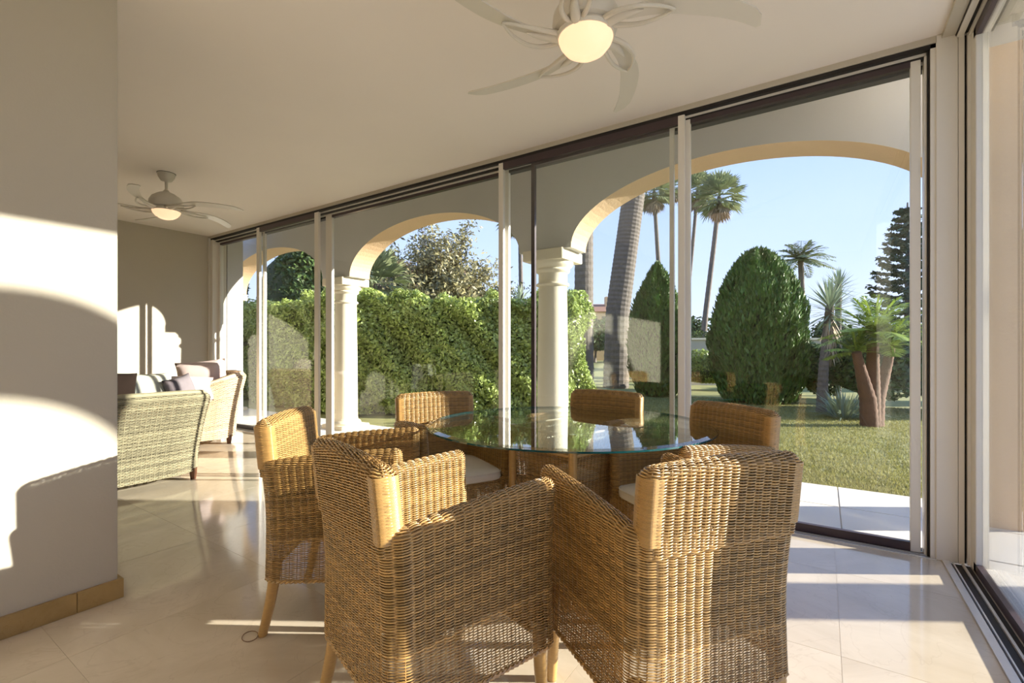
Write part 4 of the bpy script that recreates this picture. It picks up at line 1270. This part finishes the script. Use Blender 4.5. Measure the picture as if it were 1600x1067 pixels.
# Norfolk pine
x0, y0 = pos(1418, 27)
npn = empty('tiered_pine', (x0, y0, -.05), 0, 'dark tiered pine on the skyline at the right edge', 'tree')
h_ = 9.6
MB().tube([(0, 0, -.2), (0, 0, h_)], [.22, .04], 8).build('trunk', M['bark'], npn)
Ps = []; Ns = []
for k in range(17):
    zt_ = 2.0 + (h_ - 2.0) * k / 17; L_ = 2.5 * (1 - k / 18) ** .8
    for j in range(6):
        az = j * PI / 3 + k * .5
        q = np.linspace(.1, 1, 40) + rng.normal(size=40) * .01
        for s_ in range(3):
            c = np.stack([np.cos(az) * q * L_, np.sin(az) * q * L_, zt_ + .35 * q ** 2 * L_ * .5 - .1], 1) + rng.normal(size=(40, 3)) * np.array([.10, .10, .05])
            Ps.append(c); Ns.append(np.tile([0, 0, 1.0], (40, 1)))
leafobj('foliage', np.concatenate(Ps), np.concatenate(Ns), .15, M['norfolk'], npn, .5, .5)
tree('added_shade_tree', (5.2, 13.5), [(0, 0, 1.8, 1.5, 1.2, 1.9), (2.2, 1.4, 2.0, 1.5, 1.2, 2.1)], 9000, .07, M['shrub'], 'dense leafy tree added out of view right of the lawn to shade its back part', (.14, 1.5), seed=21)  # added beyond the view so the back of the lawn falls in shade
# shrubs along the far edge of the lawn
for i, (px_, d_, w_, h_, m, lab) in enumerate([
    (1095, 13.5, 1.2, 1.15, 'hedge', 'low bright shrub between the white mullions and the big conifer'),
    (1112, 19.0, 1.8, 2.1, 'shrub', 'dark shrub behind the mullions below the thin palms'),
    (1266, 11.5, 1.1, 1.75, 'shrub', 'dark shrub in the shade right of the big conifer'),
    (1345, 9.5, 1.6, 1.8, 'shrub', 'dark shrub behind the forked palm'),
    (1462, 8.9, 1.2, 1.9, 'shrub', 'dark shrub at the right edge of the lawn'),
    (1545, 9.3, 1.2, 2.2, 'shrub', 'dark shrub beyond the corner post'),
    (1000, 17.5, 1.6, 2.2, 'shrub', 'dark shrub mass behind the date palms'),
    (893, 17.0, 1.6, 2.2, 'shrub', 'dark shrub mass right of the middle column'),
    (1640, 10.4, 1.5, 2.6, 'hedge', 'green shrub beyond the right sliding doors'),
    (1560, 13.5, 2.0, 2.8, 'shrub', 'dark tall shrub far beyond the right corner'),
]):
    tree('shrub', pos(px_, d_), [(0, 0, h_ * .48, w_ * .75, w_ * .6, h_ * .52)], 9000, .05, M[m], lab, None, None, 'shrub', seed=30 + i)
# far treeline, one tree each
for i, (px_, d_, h_) in enumerate([(880, 34, 4.6), (930, 42, 4.6), (1000, 44, 4.8), (1080, 40, 4.2), (1140, 44, 4.0), (1300, 42, 4.2), (1390, 45, 4.4), (1470, 40, 5.0), (1580, 38, 6.0), (745, 30, 3.8), (655, 21, 3.0), (548, 30, 4.6)]):
    tree('distant_tree', pos(px_, d_), [(0, 0, h_ * .5, 2.6, 2.0, h_ * .5)], 1500, .22, M['shrub'],
         'distant dark tree on the horizon, %s' % ['behind the middle column', 'left of the leaning date palm', 'behind the pointed conifer', 'below the thin palms', 'behind the big conifer', 'behind the yucca', 'behind the forked palm',
          'beyond the corner post', 'beyond the right doors', 'behind the hedge right of the loose tree', 'behind the hedge left of the loose tree', 'behind the left column'][i], (.16, h_ * .45), None, seed=60 + i)

def house(px_, d_, w_, dp, h_, m, label, roof=.9, chimney=False, rz=0):
    x0, y0 = pos(px_, d_)
    t = empty('house', (x0, y0, -.05), R(YAW) + rz, label, 'house')
    MB().box(-w_ / 2, w_ / 2, 0, dp, -.3, h_).build('wall', M[m], t)
    v = [(-w_ / 2 - .3, -.3, h_), (w_ / 2 + .3, -.3, h_), (w_ / 2 + .3, dp + .3, h_), (-w_ / 2 - .3, dp + .3, h_), (-w_ / 2 + 1, dp / 2, h_ + roof), (w_ / 2 - 1, dp / 2, h_ + roof)]
    MB().add(v, [(0, 1, 5, 4), (2, 3, 4, 5), (1, 2, 5), (3, 0, 4), (0, 3, 2, 1)]).build('roof', M['rooftile'], t)
    for k in range(3):
        xx = -w_ / 2 + w_ * (k + .5) / 3
        wn = MB().box(xx - .5, xx + .5, -.06, .05, h_ - 1.7, h_ - .5).build('window', M['darkglass'], t)
        MB().box(xx - .56, xx + .56, -.10, -.061, h_ - 1.78, h_ - 1.7).build('sill', M['stone'], wn)
    if chimney:
        MB().box(.2, 1.0, dp * .3, dp * .3 + .8, h_, h_ + roof + .7).build('chimney', M[m], t)
house(640, 33, 8, 6, 6.4, 'housepink', 'pinkish house behind the loose tree', 1.2)
house(775, 40, 6, 6, 4.9, 'houseochre', 'ochre house behind the hedge right of the loose tree', .9)
house(948, 48, 4.5, 5, 5.0, 'houseochre', 'small ochre house with a chimney between the date palms', 1.0, True)
# garden boundary wall in the shade
x0, y0 = pos(1150, 15.5)
bw = empty('garden_wall', (x0, y0, -.05), R(YAW), 'grey rendered boundary wall at the back of the garden', 'wall')
MB().box(-2, 12, 0, .25, -.2, 1.5).build('render', M['wall'], bw)
MB().box(-2.05, 12.05, -.05, .30, 1.5, 1.56).build('coping', M['stone'], bw)

# lawn blades near the terrace (too many to count)
n = 140000
px_ = rng.random(n); gy = 4.74 + 7.5 * rng.random(n) ** 1.6; gx = -2.4 - .35 * (gy - 4.7) + (5.5 + .5 * (gy - 4.7)) * rng.random(n)
P = np.stack([gx, gy, np.full(n, -.05)], 1)
a = rng.random(n) * 2 * PI; hgt = .018 + .018 * rng.random(n)
sd2 = np.stack([np.cos(a), np.sin(a), np.zeros(n)], 1) * .005
lean = rng.normal(size=(n, 3)) * .014; lean[:, 2] = hgt
V = np.stack([P - sd2, P + sd2, P + lean], 1).reshape(-1, 3)
lw = link('lawn', npmesh('lawn', V, np.arange(3 * n).reshape(n, 3)), M['grass'], None, 'stuff')
tag(lw, 'short green lawn between the terrace and the garden trees', 'grass')
